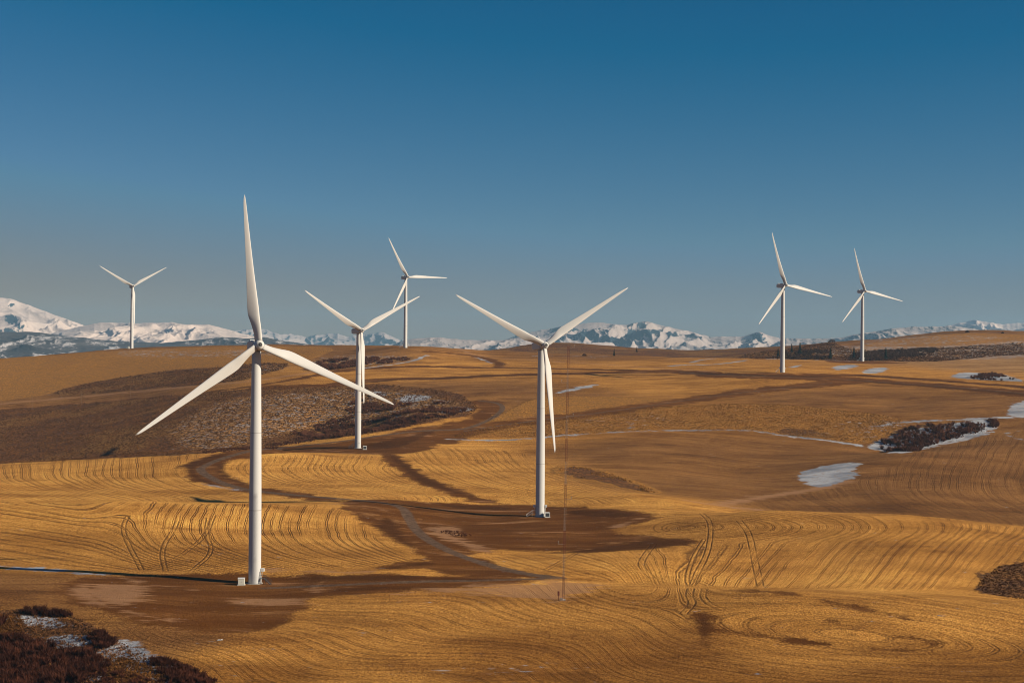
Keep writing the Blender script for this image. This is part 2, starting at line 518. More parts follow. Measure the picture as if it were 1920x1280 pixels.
# thin snow cover caught between clumps (dusting)
paint_poly(dust, [(330,850),(300,800),(420,745),(560,735),(640,728),(700,730),(800,735),(890,758),(800,785),(640,800),(540,815),(430,845)])
paint_poly(dust, [(190,668),(215,656),(300,655),(480,655),(560,662),(480,668),(320,672)])
paint_poly(dust, [(560,690),(590,668),(680,662),(780,664),(760,678),(680,688)])
paint_poly(dust, [(440,705),(480,682),(560,684),(480,708)])
paint_poly(dust, [(1490,660),(1540,648),(1620,648),(1740,650),(1920,636),(2000,640),(2000,665),(1800,677),(1700,664),(1560,668)], 9)
paint_poly(dust, [(1600,640),(1700,630),(1850,628),(1920,634),(1740,648),(1620,650)], 0)
paint_poly(dust, [(1560,786),(1700,785),(1760,795),(1660,822),(1620,832),(1560,806)], -4)
paint_poly(dust, [(1050,790),(1180,770),(1260,770),(1300,800),(1200,806),(1060,808)], -9)
paint_poly(dust, [(420,1225),(500,1228),(560,1265),(500,1290),(440,1262)], -7)
paint_poly(dust, [(700,1225),(820,1235),(1000,1240),(1160,1245),(1160,1262),(980,1275),(760,1275)], -9)
paint_poly(dust, [(0,1150),(60,1142),(140,1160),(200,1200),(300,1240),(390,1280),(0,1290)], -9)
paint_poly(dust, [(1040,664),(1150,665),(1180,672),(1060,672)], -6)
# brushland / sage
SAGE_L = [(-60,772),(0,768),(100,761),(240,749),(400,735),(491,726),(600,726),(690,719),(760,724),(850,734),(878,748),(898,765),(882,777),(800,793),(700,813),
          (600,824),(480,839),(380,850),(200,859),(0,869),(-60,872)]
paint_poly(sage, SAGE_L)
SAGE_U = [(130,725),(200,712),(320,694),(400,690),(480,680),(560,682),(480,706),(440,716),(300,727),(150,740),(90,741)]
paint_poly(sage, SAGE_U)
SAGE_M = [(555,692),(590,672),(680,666),(770,669),(782,672),(760,678),(680,689),(600,698)]
paint_poly(sage, SAGE_M)
SAGE_T = [(1040,886),(1060,871),(1120,880),(1180,900),(1240,925),(1200,922),(1140,906),(1080,895)]
paint_poly(sage, SAGE_T, -2.5); paint_poly(rough, SAGE_T, 4)
SAGE_R = [(1380,672),(1400,664),(1480,655),(1560,640),(1600,658),(1700,655),(1800,650),(1920,642),(2000,645),(2000,668),(1920,664),(1800,674),(1740,679),(1620,676),(1500,674)]
paint_poly(sage, SAGE_R)
paint_poly(sage, None, world=np.array([((p_ - 960) / F * y_, y_) for p_, y_ in ((815,1900),(900,1860),(1013,1830),(1200,1800),(1330,1740),(1470,1700),(1560,1760),(1560,2100),(1440,2740),(1200,2740),(1000,2740),(820,2740))]))
SAGE_E = [(1826,1108),(1850,1076),(1880,1058),(1920,1054),(2000,1050),(2000,1130),(1920,1124)]
paint_poly(sage, SAGE_E)
SAGE_B = [(-80,1150),(0,1150),(60,1140),(135,1152),(185,1182),(225,1202),(285,1236),(345,1256),(405,1276),(440,1300),(-80,1300)]
paint_poly(sage, SAGE_B)
paint_poly(sage, [(1680,800),(1760,797),(1850,785),(1875,797),(1800,822),(1700,848),(1640,838)])
paint_poly(sage, [(1807,710),(1822,705),(1850,699),(1870,700),(1908,712),(1897,715),(1850,713)])
paint_poly(sage, [(790,992),(830,990),(900,1000),(880,1008),(840,1003)], -2)
paint_poly(sage, [(1440,813),(1460,804),(1500,801),(1540,808),(1575,824)], -1)
# rough uncut grass
ROUGH = [[(945,796),(1100,781),(1240,761),(1400,756),(1500,760),(1640,775),(1705,788),(1640,835),(1560,826),(1440,812),(1420,806),(1200,806),(1000,820),(840,822),(875,808)],
         [(905,790),(955,768),(1000,746),(1060,742),(1240,744),(1240,754),(1100,774),(955,789)],
         [(-60,676),(0,672),(240,655),(480,648),(640,650),(600,668),(560,680),(400,688),(320,692),(130,724),(90,740),(0,752),(-60,756)],
         [(1560,662),(1640,640),(1780,624),(1920,627),(2000,630),(2000,645),(1800,650),(1600,658)]]
for r_ in ROUGH: paint_poly(rough, r_)

# wheel ruts, pairs of lines
def pair(pts, gap=2.2):
    gap *= .75
    w = to_world(pts, False, 2)
    t = np.gradient(w, axis=0); t /= np.linalg.norm(t, axis=1)[:, None] + 1e-9
    nrm = np.stack([-t[:, 1], t[:, 0]], 1)
    for s in (-.5, .5):
        q = w + nrm * gap * s
        lo = q.min(0) - 4; hi = q.max(0) + 4
        m = np.flatnonzero((VX > lo[0]) & (VX < hi[0]) & (VY > lo[1]) & (VY < hi[1]))
        rut[m] = np.maximum(rut[m], -seg_dist(VX[m], VY[m], q, False))


for pr, g_ in [([(1315,962),(1330,975),(1333,1000),(1325,1040),(1305,1075),(1297,1097)], 2.6),
           ([(1385,975),(1405,1000),(1412,1040),(1425,1099)], 3.2),
           ([(1320,1010),(1300,1040),(1285,1085),(1292,1098)], 2.0),
           ([(1022,1068),(1060,1048),(1080,1036)], 2.4),
           ([(1225,1020),(1205,1045),(1200,1062),(1225,1085)], 3.0),
           ([(1190,1045),(1260,1065),(1330,1098)], 3.0),
           ([(1295,1102),(1290,1118),(1300,1130),(1280,1150)], 3.0),
           ([(1320,1104),(1315,1120),(1340,1140),(1420,1160)], 2.4),
           ([(320,932),(380,928),(440,920),(465,908)], 1.6),
           ([(300,1060),(340,1040),(385,1005),(400,965)], 2.2), ([(265,1068),(240,1020),(228,990),(240,965)], 2.2),
           ([(310,1070),(300,1030),(330,985),(335,962)], 2.2), ([(360,1068),(400,1035),(385,1000),(390,970)], 2.0)]:
    pair(pr, g_)
# ploughed ring and strip in the near field
paint_poly(soil, [(1300,1150),(1320,1146),(1338,1155),(1340,1175),(1330,1195),(1335,1215),(1350,1228),(1330,1228),(1308,1205),(1302,1175)], -1.2)
paint_line(soil, [(1335,1180),(1420,1190),(1500,1202),(1580,1210)], 1.3)
paint_line(soil, [(1400,1104),(1480,1112),(1560,1128),(1640,1148),(1720,1165)], 1.6)
paint_line(soil, [(1560,1165),(1640,1182),(1700,1195),(1760,1205),(1720,1220),(1640,1215)], .8)

# wheel-track / drill-row phase field (level sets are the rows), fitted in ground coordinates per field
phi = VL * 42 + fbm(VX / 160, VY / 160, 2) * 1.3
trk = np.full(len(VX), .16)


def gy(tab):
    ys, gs = zip(*tab)
    return lambda y: np.interp(y, ys, gs)


def field(poly, fn, strength, soft=5.0, nx=26, ny=12):
    q = np.array(poly, float); lo = q.min(0); hi = q.max(0)
    gx_, gy_ = np.meshgrid(np.linspace(lo[0], hi[0], nx), np.linspace(lo[1], hi[1], ny))
    gx_ = gx_.ravel(); gy_ = gy_.ravel()
    X, Y = ground(gx_, gy_)
    w = to_world(poly, True, 1)
    d = seg_dist(X, Y, w, True) * np.where(inside(X, Y, w), 1, -1)
    k = d > -18
    pts = np.stack([X[k] / Y[k], np.log(Y[k])], 1); val = fn(gx_[k], gy_[k])
    f = TPS(pts, val, 2e-4)
    lo = w.min(0) - 2; hi = w.max(0) + 2
    m = np.flatnonzero((VX > lo[0]) & (VX < hi[0]) & (VY > lo[1]) & (VY < hi[1]))
    m = m[inside(VX[m], VY[m], w)]
    phi[m] = f(np.stack([VA[m], VL[m]], 1)) + fbm(VX[m] / 40, VY[m] / 40, 2) * .25
    trk[m] = strength * sstep(0, soft, seg_dist(VX[m], VY[m], w, True)) + .1


g1 = gy([(940,10),(960,0),(985,-8),(1000,-5),(1015,5),(1030,30),(1045,75),(1060,140),(1072,200)])
def f1(x, y):
    w = sstep(140, 300, x)
    return w * (x - 220 - g1(y)) / 17 - (1 - w) * (y - 1000 - .16 * (x - 220)) / 7
field([(-60,940),(0,940),(240,940),(480,944),(640,946),(690,992),(755,1033),(795,1052),(690,1064),(480,1072),(220,1073),(0,1054),(-60,1050)], f1, 1.0)
g2 = gy([(840,6),(872,0),(885,-3),(900,8),(912,38),(922,80),(935,150)])
field([(-60,872),(0,869),(240,853),(400,844),(337,872),(345,896),(420,916),(470,926),(470,940),(0,936),(-60,935)], lambda x, y: (x - g2(y)) / 15.5, .75)
g3 = gy([(850,10),(868,0),(875,-6),(885,0),(895,15),(905,45),(915,95),(930,190)])
field([(420,872),(500,853),(640,851),(715,853),(755,890),(840,926),(900,943),(780,938),(640,933),(480,908),(425,890)], lambda x, y: (x - g3(y)) / 12, .8)
g4 = gy([(838,-10),(845,0),(870,25),(890,60),(910,120),(940,260)])
field([(744,851),(820,838),(900,838),(1000,850),(1060,880),(1200,925),(1200,946),(1000,946),(960,941),(840,908),(775,873)], lambda x, y: (x - g4(y)) / 14, .6)
g5 = gy([(800,60),(850,25),(880,10),(900,0),(915,2),(930,15),(945,40),(985,130)])
field([(1345,945),(1500,925),(1615,896),(1700,852),(1870,810),(2000,800),(2000,990),(1920,986),(1640,967)], lambda x, y: (x - g5(y)) / 15, .5)
g6 = gy([(930,-70),(960,-30),(972,-3),(985,5),(1000,0),(1012,-20),(1030,-36),(1050,-54),(1075,-70),(1110,-80)])
def f6(x, y):
    yy = np.minimum(y, 1012); xx = x + .9 * np.maximum(y - 1012, 0)
    e = np.hypot(xx - 1285, (yy - 988) * 7.5) / 16
    w = sstep(1140, 1270, x)
    return w * e + (1 - w) * (9 - (y - 1000 - .25 * (x - 1150)) / 6)
field([(1235,930),(1300,945),(1640,968),(1920,988),(2000,992),(2000,1050),(1880,1058),(1850,1076),(1826,1108),(1440,1102),(1200,1095),(1060,1083),(960,1066),
       (890,1037),(1080,1037),(1300,1022),(1205,1004),(1155,995),(1232,970)], f6, .7, nx=44, ny=22)
def f7(x, y):
    e1 = np.hypot((x - 1600) / 420, (y - 1190 - .10 * (x - 1600)) / 60) * 9
    sw = (y - 1100 - .26 * (x - 700) + 26 * np.sin((x - 760) / 140) + 10 * np.sin(y / 23 + x / 90)) / 8.5
    w = sstep(1120, 1360, x)
    return sw * (1 - w) + (e1 - 17) * w
field([(560,1150),(610,1120),(700,1114),(850,1106),(1060,1090),(1200,1098),(1440,1106),(1680,1114),(1920,1129),(2000,1134),(2000,1310),(450,1310),(420,1280),(350,1256),(240,1205),
       (200,1165),(300,1182),(400,1193),(500,1190)], f7, .5, nx=44, ny=24)

# field colours (stubble straw, dull straw, weathered tan), surveyed by spot and blended
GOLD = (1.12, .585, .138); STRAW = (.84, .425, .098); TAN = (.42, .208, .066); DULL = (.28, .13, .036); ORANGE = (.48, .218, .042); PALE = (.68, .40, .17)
SPOT = [(100,900,GOLD),(300,900,GOLD),(420,850,GOLD),(560,880,GOLD),(640,870,GOLD),(760,920,GOLD),(850,870,GOLD),(950,920,GOLD),(1100,935,GOLD),(1250,945,GOLD),
        (650,805,GOLD),(550,825,GOLD),(850,830,GOLD),(60,960,GOLD),(60,1010,STRAW),(100,1050,STRAW),(350,970,GOLD),(350,1040,STRAW),(600,1000,GOLD),(560,1050,STRAW),(700,1040,STRAW),
        (950,1055,GOLD),(1120,1070,GOLD),(1240,1080,GOLD),(1400,1060,STRAW),(1350,990,STRAW),(1560,990,STRAW),(1700,1050,STRAW),(1850,1020,STRAW),(1600,1085,GOLD),(1920,1000,STRAW),
        (700,1140,STRAW),(640,1200,STRAW),(900,1150,STRAW),(1000,1220,ORANGE),(1200,1160,STRAW),(1250,1230,ORANGE),(1500,1130,STRAW),(1500,1230,STRAW),(1700,1180,STRAW),(1850,1160,STRAW),(1850,1240,ORANGE),
        (700,1270,STRAW),(1000,1275,ORANGE),(1400,1275,ORANGE),(1700,1275,ORANGE),(450,1230,STRAW),(330,1200,TAN),(60,1110,TAN),(30,1090,TAN),(500,1260,ORANGE),
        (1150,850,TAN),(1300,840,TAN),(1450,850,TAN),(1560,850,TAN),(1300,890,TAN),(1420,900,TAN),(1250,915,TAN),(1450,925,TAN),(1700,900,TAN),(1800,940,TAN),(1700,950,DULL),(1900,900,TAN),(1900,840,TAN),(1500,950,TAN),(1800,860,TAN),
        (1100,750,TAN),(950,730,TAN),(800,730,TAN),(1300,725,STRAW),(1450,715,STRAW),(1200,715,STRAW),(1600,740,TAN),(1750,760,TAN),(1850,750,TAN),(1500,745,TAN),(1350,780,ORANGE),(1100,790,ORANGE),(1550,790,ORANGE),
        (850,700,STRAW),(720,700,STRAW),(700,692,STRAW),(780,693,STRAW),(900,680,STRAW),(1000,685,STRAW),(1100,685,STRAW),(1300,688,STRAW),(1450,688,STRAW),(1560,690,STRAW),(1700,695,STRAW),(1850,690,PALE),(1750,705,STRAW),(1900,720,STRAW),(1920,672,PALE),(1850,678,PALE),
        (1600,655,TAN),(1750,635,TAN),(1900,635,TAN),(100,690,TAN),(250,680,TAN),(400,665,TAN),(550,660,TAN),(700,660,TAN),(30,730,TAN),(250,660,TAN),(300,735,TAN),(600,710,STRAW),(1100,670,TAN),(1000,665,TAN)]
sx, sy = ground([s[0] for s in SPOT], [s[1] for s in SPOT])
sa = sx / sy; sl = np.log(sy); scol = np.array([s[2] for s in SPOT])
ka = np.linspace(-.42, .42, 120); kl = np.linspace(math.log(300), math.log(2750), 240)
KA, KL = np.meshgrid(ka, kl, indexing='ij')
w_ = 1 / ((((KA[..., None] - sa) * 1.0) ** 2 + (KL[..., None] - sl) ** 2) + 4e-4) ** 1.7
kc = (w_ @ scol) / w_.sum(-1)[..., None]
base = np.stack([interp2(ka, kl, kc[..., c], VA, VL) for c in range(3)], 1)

# ------------------------------------------------------------------ node helpers
def new_mat(name):
    m = bpy.data.materials.new(name); m.use_nodes = True
    nt = m.node_tree; nt.nodes.clear()
    return m, nt


class NT:
    def __init__(s, nt): s.nt = nt

    def n(s, t, **kw):
        o = s.nt.nodes.new(t)
        for k, v in kw.items():
            if k.startswith('i_'): o.inputs[int(k[2:])].default_value = v
            else: setattr(o, k, v)
        return o

    def l(s, a, b): s.nt.links.new(a, b)

    def put(s, sock, v):
        if isinstance(v, (int, float)): sock.default_value = v
        elif isinstance(v, (tuple, list)): sock.default_value = (*v, 1) if len(v) == 3 and len(sock.default_value) == 4 else v
        else: s.l(v, sock)

    def math(s, op, a, b=None, c=None, clamp=False):
        o = s.n('ShaderNodeMath', operation=op, use_clamp=clamp)
        s.put(o.inputs[0], a)
        if b is not None: s.put(o.inputs[1], b)
        if c is not None: s.put(o.inputs[2], c)
        return o.outputs[0]

    def attr(s, name, out='Fac'):
        return s.n('ShaderNodeAttribute', attribute_name=name).outputs[out]

    def mix(s, fac, a, b, blend='MIX'):
        o = s.n('ShaderNodeMix', data_type='RGBA', blend_type=blend)
        s.put(o.inputs[0], fac); s.put(o.inputs[6], a); s.put(o.inputs[7], b)
        return o.outputs[2]

    def ss(s, x, lo, hi, a=0.0, b=1.0):
        o = s.n('ShaderNodeMapRange', interpolation_type='SMOOTHSTEP')
        s.put(o.inputs[0], x); s.put(o.inputs[1], lo); s.put(o.inputs[2], hi); s.put(o.inputs[3], a); s.put(o.inputs[4], b)
        return o.outputs[0]

    def noise(s, vec, scale, detail=3, rough=.55, dist=0.0):
        o = s.n('ShaderNodeTexNoise')
        if vec is not None: s.l(vec, o.inputs['Vector'])
        o.inputs['Scale'].default_value = scale; o.inputs['Detail'].default_value = detail
        o.inputs['Roughness'].default_value = rough; o.inputs['Distortion'].default_value = dist
        return o.outputs['Fac']

    def vec(s, x, y, z):
        o = s.n('ShaderNodeCombineXYZ')
        s.put(o.inputs[0], x); s.put(o.inputs[1], y); s.put(o.inputs[2], z)
        return o.outputs[0]

    def scale(s, v, xyz):
        o = s.n('ShaderNodeVectorMath', operation='MULTIPLY'); s.l(v, o.inputs[0]); o.inputs[1].default_value = xyz
        return o.outputs[0]

    def out(s, shader, vol=None):
        o = s.n('ShaderNodeOutputMaterial')
        if shader is not None: s.l(shader, o.inputs[0])
        if vol is not None: s.l(vol, o.inputs[1])

    def bsdf(s, color, rough=.8, spec=.2, metal=0.0, normal=None):
        o = s.n('ShaderNodeBsdfPrincipled')
        s.put(o.inputs['Base Color'], color); s.put(o.inputs['Roughness'], rough)
        o.inputs['Specular IOR Level'].default_value = spec; o.inputs['Metallic'].default_value = metal
        if normal is not None: s.l(normal, o.inputs['Normal'])
        return o.outputs[0]


# ------------------------------------------------------------------ ground material
def ground_material():
    m, nt = new_mat('dry_farmland'); g = NT(nt)
    pos = g.n('ShaderNodeNewGeometry').outputs['Position']
    flat = g.scale(pos, (1, 1, 0))
    sep = g.n('ShaderNodeSeparateXYZ'); g.l(pos, sep.inputs[0])
    X, Y = sep.outputs[0], sep.outputs[1]
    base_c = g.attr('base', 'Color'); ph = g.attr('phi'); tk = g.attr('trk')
    n_big = g.noise(flat, .012, 4)
    n_mid = g.noise(flat, .06, 4)
    n_sm = g.noise(flat, .35, 4, .65)
    n_fine = g.noise(flat, 1.3, 3, .7)
    # streaks that follow the drill rows
    sv = g.vec(g.math('MULTIPLY', ph, 9.0), g.math('MULTIPLY', X, .012), g.math('MULTIPLY', Y, .012))
    streak = g.noise(sv, 1.0, 3, .6)
    sv2 = g.vec(g.math('MULTIPLY', ph, 1.1), g.math('MULTIPLY', X, .004), g.math('MULTIPLY', Y, .004))
    band = g.noise(sv2, 1.0, 2, .5)
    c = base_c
    c = g.mix(g.ss(streak, .30, .70), g.mix(1.0, c, (.74, .69, .62), 'MULTIPLY'), g.mix(1.0, c, (1.08, 1.08, 1.08), 'MULTIPLY'))
    c = g.mix(g.ss(band, .48, .68, 0, .4), c, g.mix(1.0, c, (.64, .60, .58), 'MULTIPLY'))
    c = g.mix(g.ss(g.noise(g.scale(pos, (.012, .035, 0)), 1.0, 5, .62), .42, .66, 0, .75), c, g.mix(1.0, c, (.62, .57, .52), 'MULTIPLY'))
    c = g.mix(g.ss(n_big, .50, .36, 0, .6), c, g.mix(1.0, c, (1.22, 1.22, 1.22), 'MULTIPLY'))
    c = g.mix(g.ss(n_fine, .42, .62, 0, .9), c, g.mix(1.0, c, (.40, .33, .26), 'MULTIPLY'))
    c = g.mix(g.ss(n_sm, .45, .65, 0, .5), c, g.mix(1.0, c, (.66, .60, .50), 'MULTIPLY'))
    n_grit = g.noise(flat, 3.2, 2, .7)
    c = g.mix(g.ss(n_grit, .45, .62, 0, .8), c, g.mix(1.0, c, (.42, .34, .26), 'MULTIPLY'))
    c = g.mix(g.ss(n_grit, .47, .34, 0, .8), c, g.mix(1.0, c, (1.42, 1.40, 1.38), 'MULTIPLY'))
    # paired wheel tracks on the level sets of phi
    wob = g.math('ADD', ph, g.math('MULTIPLY', g.math('SUBTRACT', g.noise(flat, .10, 2), .5), .35))
    fr = g.math('FRACT', wob)
    d1 = g.math('ABSOLUTE', g.math('SUBTRACT', fr, .40)); d2 = g.math('ABSOLUTE', g.math('SUBTRACT', fr, .60))
    dd = g.math('MINIMUM', d1, d2)
    line = g.ss(g.math('ADD', dd, g.math('MULTIPLY', g.math('SUBTRACT', n_fine, .5), .10)), .080, .015)
    keep = g.ss(g.noise(g.vec(g.math('FLOOR', g.math('ADD', wob, 0)), g.math('MULTIPLY', X, .008), g.math('MULTIPLY', Y, .008)), 1.0, 2), .34, .56)
    tline = g.math('MULTIPLY', g.math('MULTIPLY', g.math('MULTIPLY', line, keep), g.ss(n_sm, .30, .55, .35, 1.0)), tk)
    rut_ = g.attr('rut')
    rline = g.math('MULTIPLY', g.ss(g.math('ADD', rut_, g.math('MULTIPLY', g.math('SUBTRACT', n_fine, .5), .8)), -.50, -.10), g.ss(n_mid, .30, .62, .25, 1.0))
    tline = g.math('MAXIMUM', tline, g.math('MULTIPLY', rline, .9))
    c = g.mix(g.math('MULTIPLY', tline, .95), c, (.085, .036, .011))
    mott = g.noise(g.scale(pos, (.022, .045, 0)), 1.0, 6, .72, .5)
    c = g.mix(g.ss(mott, .48, .64, 0, .6), c, g.mix(1.0, c, (.56, .50, .44), 'MULTIPLY'))
    c = g.mix(g.ss(mott, .44, .32, 0, .6), c, g.mix(1.0, c, (1.22, 1.24, 1.30), 'MULTIPLY'))
    # rough uncut grass
    rg = g.ss(g.math('ADD', g.attr('rough'), g.math('MULTIPLY', g.math('SUBTRACT', n_sm, .5), 9.0)), -1.5, 1.5)
    tuft = g.noise(flat, .55, 4, .75)
    gc = g.mix(g.ss(tuft, .36, .62), (.13, .055, .012), (.56, .25, .045))
    gc = g.mix(g.ss(g.noise(flat, .14, 4, .7), .40, .62, 0, .75), gc, (.24, .115, .032))
    c = g.mix(g.math('MULTIPLY', rg, .88), c, gc)
    # brushland
    sg = g.ss(g.math('ADD', g.attr('sage'), g.math('ADD', g.math('MULTIPLY', g.math('SUBTRACT', n_sm, .5), 9.0), g.math('MULTIPLY', g.math('SUBTRACT', n_mid, .5), 22.0))), -1.5, 1.5)
    s1 = g.noise(flat, .40, 4, .75)
    bc = g.mix(g.ss(s1, .38, .60), (.045, .019, .009), (.235, .098, .030))
    bc = g.mix(g.ss(n_mid, .42, .66, 0, .7), bc, g.mix(s1, (.045, .021, .013), (.135, .065, .040)))
    bc = g.mix(g.ss(n_big, .45, .62, 0, .5), bc, g.mix(g.ss(s1, .4, .6), (.16, .08, .02), (.40, .20, .05)))
    dz = g.ss(g.math('ADD', g.attr('dust'), g.math('MULTIPLY', g.math('SUBTRACT', n_mid, .5), 30.0)), -4.0, 12.0)
    bc = g.mix(g.math('MULTIPLY', dz, .8), bc, g.mix(g.ss(g.noise(flat, .30, 4, .75), .42, .58), (.045, .022, .012), (.55, .27, .08)))
    c = g.mix(sg, c, bc)
    # pale dried earth and bare earth
    so = g.ss(g.math('ADD', g.attr('soil'), g.math('MULTIPLY', g.math('ADD', g.math('SUBTRACT', n_sm, .5), g.math('ADD', g.math('MULTIPLY', g.math('SUBTRACT', n_mid, .5), 3.4), g.math('MULTIPLY', g.math('SUBTRACT', n_fine, .5), 1.4))), 7.0)), -2.6, 2.6)
    lay = g.noise(g.scale(pos, (.018, .11, 0)), 1.0, 5, .62, .6)
    soc = g.mix(g.ss(lay, .40, .66), (.140, .048, .007), (.225, .090, .020))
    soc = g.mix(g.ss(n_fine, .40, .62, 0, .6), soc, (.085, .028, .004))
    soc = g.mix(g.ss(lay, .61, .68, 0, .75), soc, (.42, .21, .105))
    soc = g.mix(g.ss(g.noise(g.scale(pos, (.02, .05, 0)), 1.0, 4, .6), .42, .64, 0, .65), soc, (.092, .031, .004))
    soc = g.mix(g.ss(g.noise(g.scale(pos, (.03, .10, .5)), 1.0, 5, .7), .57, .66, 0, .6), soc, (.34, .165, .062))
    c = g.mix(so, c, soc)
    dk = g.ss(g.math('ADD', g.attr('dark_earth_shade'), g.math('MULTIPLY', g.math('SUBTRACT', g.noise(g.scale(pos, (.06, .16, 0)), 1.0, 5, .68), .5), 16.0)), -2.0, 2.5)
    c = g.mix(g.math('MULTIPLY', dk, .85), c, g.mix(n_sm, (.040, .0135, .002), (.105, .037, .006)))  # darker earth tone, also carries the painted bank shade
    pa = g.ss(g.math('ADD', g.attr('pale'), g.math('MULTIPLY', g.math('SUBTRACT', g.noise(g.scale(pos, (.05, .22, 0)), 1.0, 5, .68), .5), 34.0)), -1.0, 3.0)
    c = g.mix(g.math('MULTIPLY', pa, .75), c, g.mix(n_sm, (.27, .130, .055), (.46, .245, .125)))
    ro = g.ss(g.math('ADD', g.attr('road'), g.math('MULTIPLY', g.math('SUBTRACT', n_sm, .5), 1.6)), -.5, .6)
    roc = g.mix(g.ss(n_sm, .35, .65), (.090, .056, .037), (.155, .098, .064))
    c = g.mix(g.math('MULTIPLY', ro, .85), c, roc)
    # snow: patches, and dusting caught between clumps
    sn_ = g.noise(g.scale(pos, (.035, .09, 0)), 1.0, 5, .7)
    sn = g.ss(g.math('ADD', g.math('ADD', g.attr('snow'), g.math('MULTIPLY', g.math('SUBTRACT', sn_, .56), 16.0)), g.math('MULTIPLY', g.math('SUBTRACT', g.noise(flat, .16, 6, .75), .5), 15.0)), -1.2, 1.0)
    du = g.math('ADD', g.math('MULTIPLY', g.math('ADD', g.attr('dust'), g.math('MULTIPLY', g.math('SUBTRACT', n_mid, .5), 26.0)), .0046), g.noise(g.scale(pos, (.16, .30, .2)), 1.0, 5, .72))
    du = g.ss(du, .60, .67)
    sn = g.math('MAXIMUM', sn, du)
    snc = g.mix(g.ss(g.noise(g.scale(pos, (.03, .06, 0)), 1.0, 4, .6), .38, .62), (.20, .215, .25), (.42, .42, .435))
    snc = g.mix(g.ss(n_sm, .48, .72, 0, .7), snc, (.33, .22, .145))
    c = g.mix(sn, c, snc)
    lim_ = g.n('ShaderNodeVectorMath', operation='MINIMUM'); g.l(c, lim_.inputs[0]); lim_.inputs[1].default_value = (.88, .88, .88)
    c = lim_.outputs[0]
    # relief
    hgt = g.math('ADD', g.math('MULTIPLY', n_fine, .34), g.math('MULTIPLY', n_sm, .40))
    hgt = g.math('ADD', hgt, g.math('MULTIPLY', n_grit, .12))
    hgt = g.math('SUBTRACT', hgt, g.math('MULTIPLY', tline, .22))
    clump = g.math('MULTIPLY', g.math('MAXIMUM', sg, g.math('MULTIPLY', rg, .7)), g.math('MULTIPLY', g.noise(flat, .5, 3, .7), 1.3))
    hgt = g.math('ADD', hgt, clump)
    hgt = g.math('ADD', hgt, g.math('MULTIPLY', streak, .12))
    bp = g.n('ShaderNodeBump'); bp.inputs['Strength'].default_value = 1.0; bp.inputs['Distance'].default_value = 1.0
    g.l(hgt, bp.inputs['Height'])
    g.out(g.bsdf(c, .95, .05, normal=bp.outputs[0]))
    return m


MAT = {}
MAT['ground'] = ground_material()
idx = np.arange(NA * NL).reshape(NA, NL)
quads = np.stack([idx[:-1, :-1], idx[1:, :-1], idx[1:, 1:], idx[:-1, 1:]], -1).reshape(-1, 4)
me = np_mesh('farmland', np.stack([VX, VY, ZG.ravel() + CAMZ], 1), quads)
for nme, d in (('soil', soil), ('road', road), ('pale', pale), ('snow', snow), ('sage', sage), ('rough', rough), ('rut', rut), ('dust', dust), ('dark_earth_shade', dark_earth_shade), ('phi', phi), ('trk', trk)):
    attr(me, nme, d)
attr_col(me, 'base', base)
me.materials.append(MAT['ground'])
tag(link(bpy.data.objects.new('ground', me)), kind='structure')

# ------------------------------------------------------------------ simple materials
def simple(name, color, rough=.6, spec=.3, metal=0, var=.12, scale=1.5, dirt=None):
    m, nt = new_mat(name); g = NT(nt)
    tc = g.n('ShaderNodeTexCoord').outputs['Object']
    n = g.noise(tc, scale, 4, .6)
    c = g.mix(g.ss(n, .35, .7, 0, var * 4), color, tuple(k * (1 - var) for k in color))
    if dirt:
        n2 = g.noise(g.scale(tc, (1.2, 1.2, .10)), 1.0, 4, .65)
        c = g.mix(g.ss(n2, .52, .75, 0, .35), c, dirt)
    g.out(g.bsdf(c, rough, spec, metal))
    MAT[name] = m
    return m


simple('turbine_white', (.51, .50, .485), .55, .2, var=.05, scale=.3, dirt=(.50, .47, .43))
simple('blade_white', (.53, .51, .485), .5, .25, var=.05, scale=.15, dirt=(.54, .50, .45))
simple('flange_grey', (.36, .345, .33), .6, .2)
simple('dark_metal', (.06, .06, .062), .5, .4)
simple('grey_metal', (.30, .30, .30), .5, .4, .3)
simple('concrete', (.42, .38, .33), .9, .1, var=.2)
simple('cabinet_paint', (.55, .54, .47), .5, .3, var=.08)
simple('white_paint', (.72, .70, .66), .5, .3)
simple('mast_red', (.12, .026, .014), .6, .3)
simple('mast_white', (.24, .17, .135), .6, .3)
simple('old_wood', (.20, .12, .07), .85, .1, var=.2)
simple('dark_twig', (.085, .028, .015), .9, .05, var=.5, scale=.12)
simple('twig', (.16, .062, .032), .9, .05, var=.4, scale=.12)
simple('sage_leaf', (.17, .072, .024), .9, .05, var=.45, scale=.05)
simple('dry_grass', (.42, .19, .045), .9, .05, var=.4, scale=.05)
simple('rust_grass', (.19, .078, .018), .9, .05, var=.5, scale=.1)
simple('needle', (.022, .030, .016), .8, .1, var=.4, scale=.8)
simple('bark', (.09, .06, .04), .9, .05)
simple('bare_bush', (.105, .054, .032), .9, .05, var=.35)

# ------------------------------------------------------------------ wind turbines
HUB = 80.0; RB = 50.2


def airfoil(n=14):
    """unit chord section, leading edge at x=0, trailing edge x=1; returns list of (x, y) around"""
    up, lo = [], []
    for i in range(n + 1):
        x = .5 * (1 - math.cos(math.pi * i / n))
        t = 5 * (.2969 * math.sqrt(x) - .126 * x - .3516 * x ** 2 + .2843 * x ** 3 - .1036 * x ** 4)
        up.append((x, t)); lo.append((x, -t))
    return up + lo[-2:0:-1]


AF = airfoil()


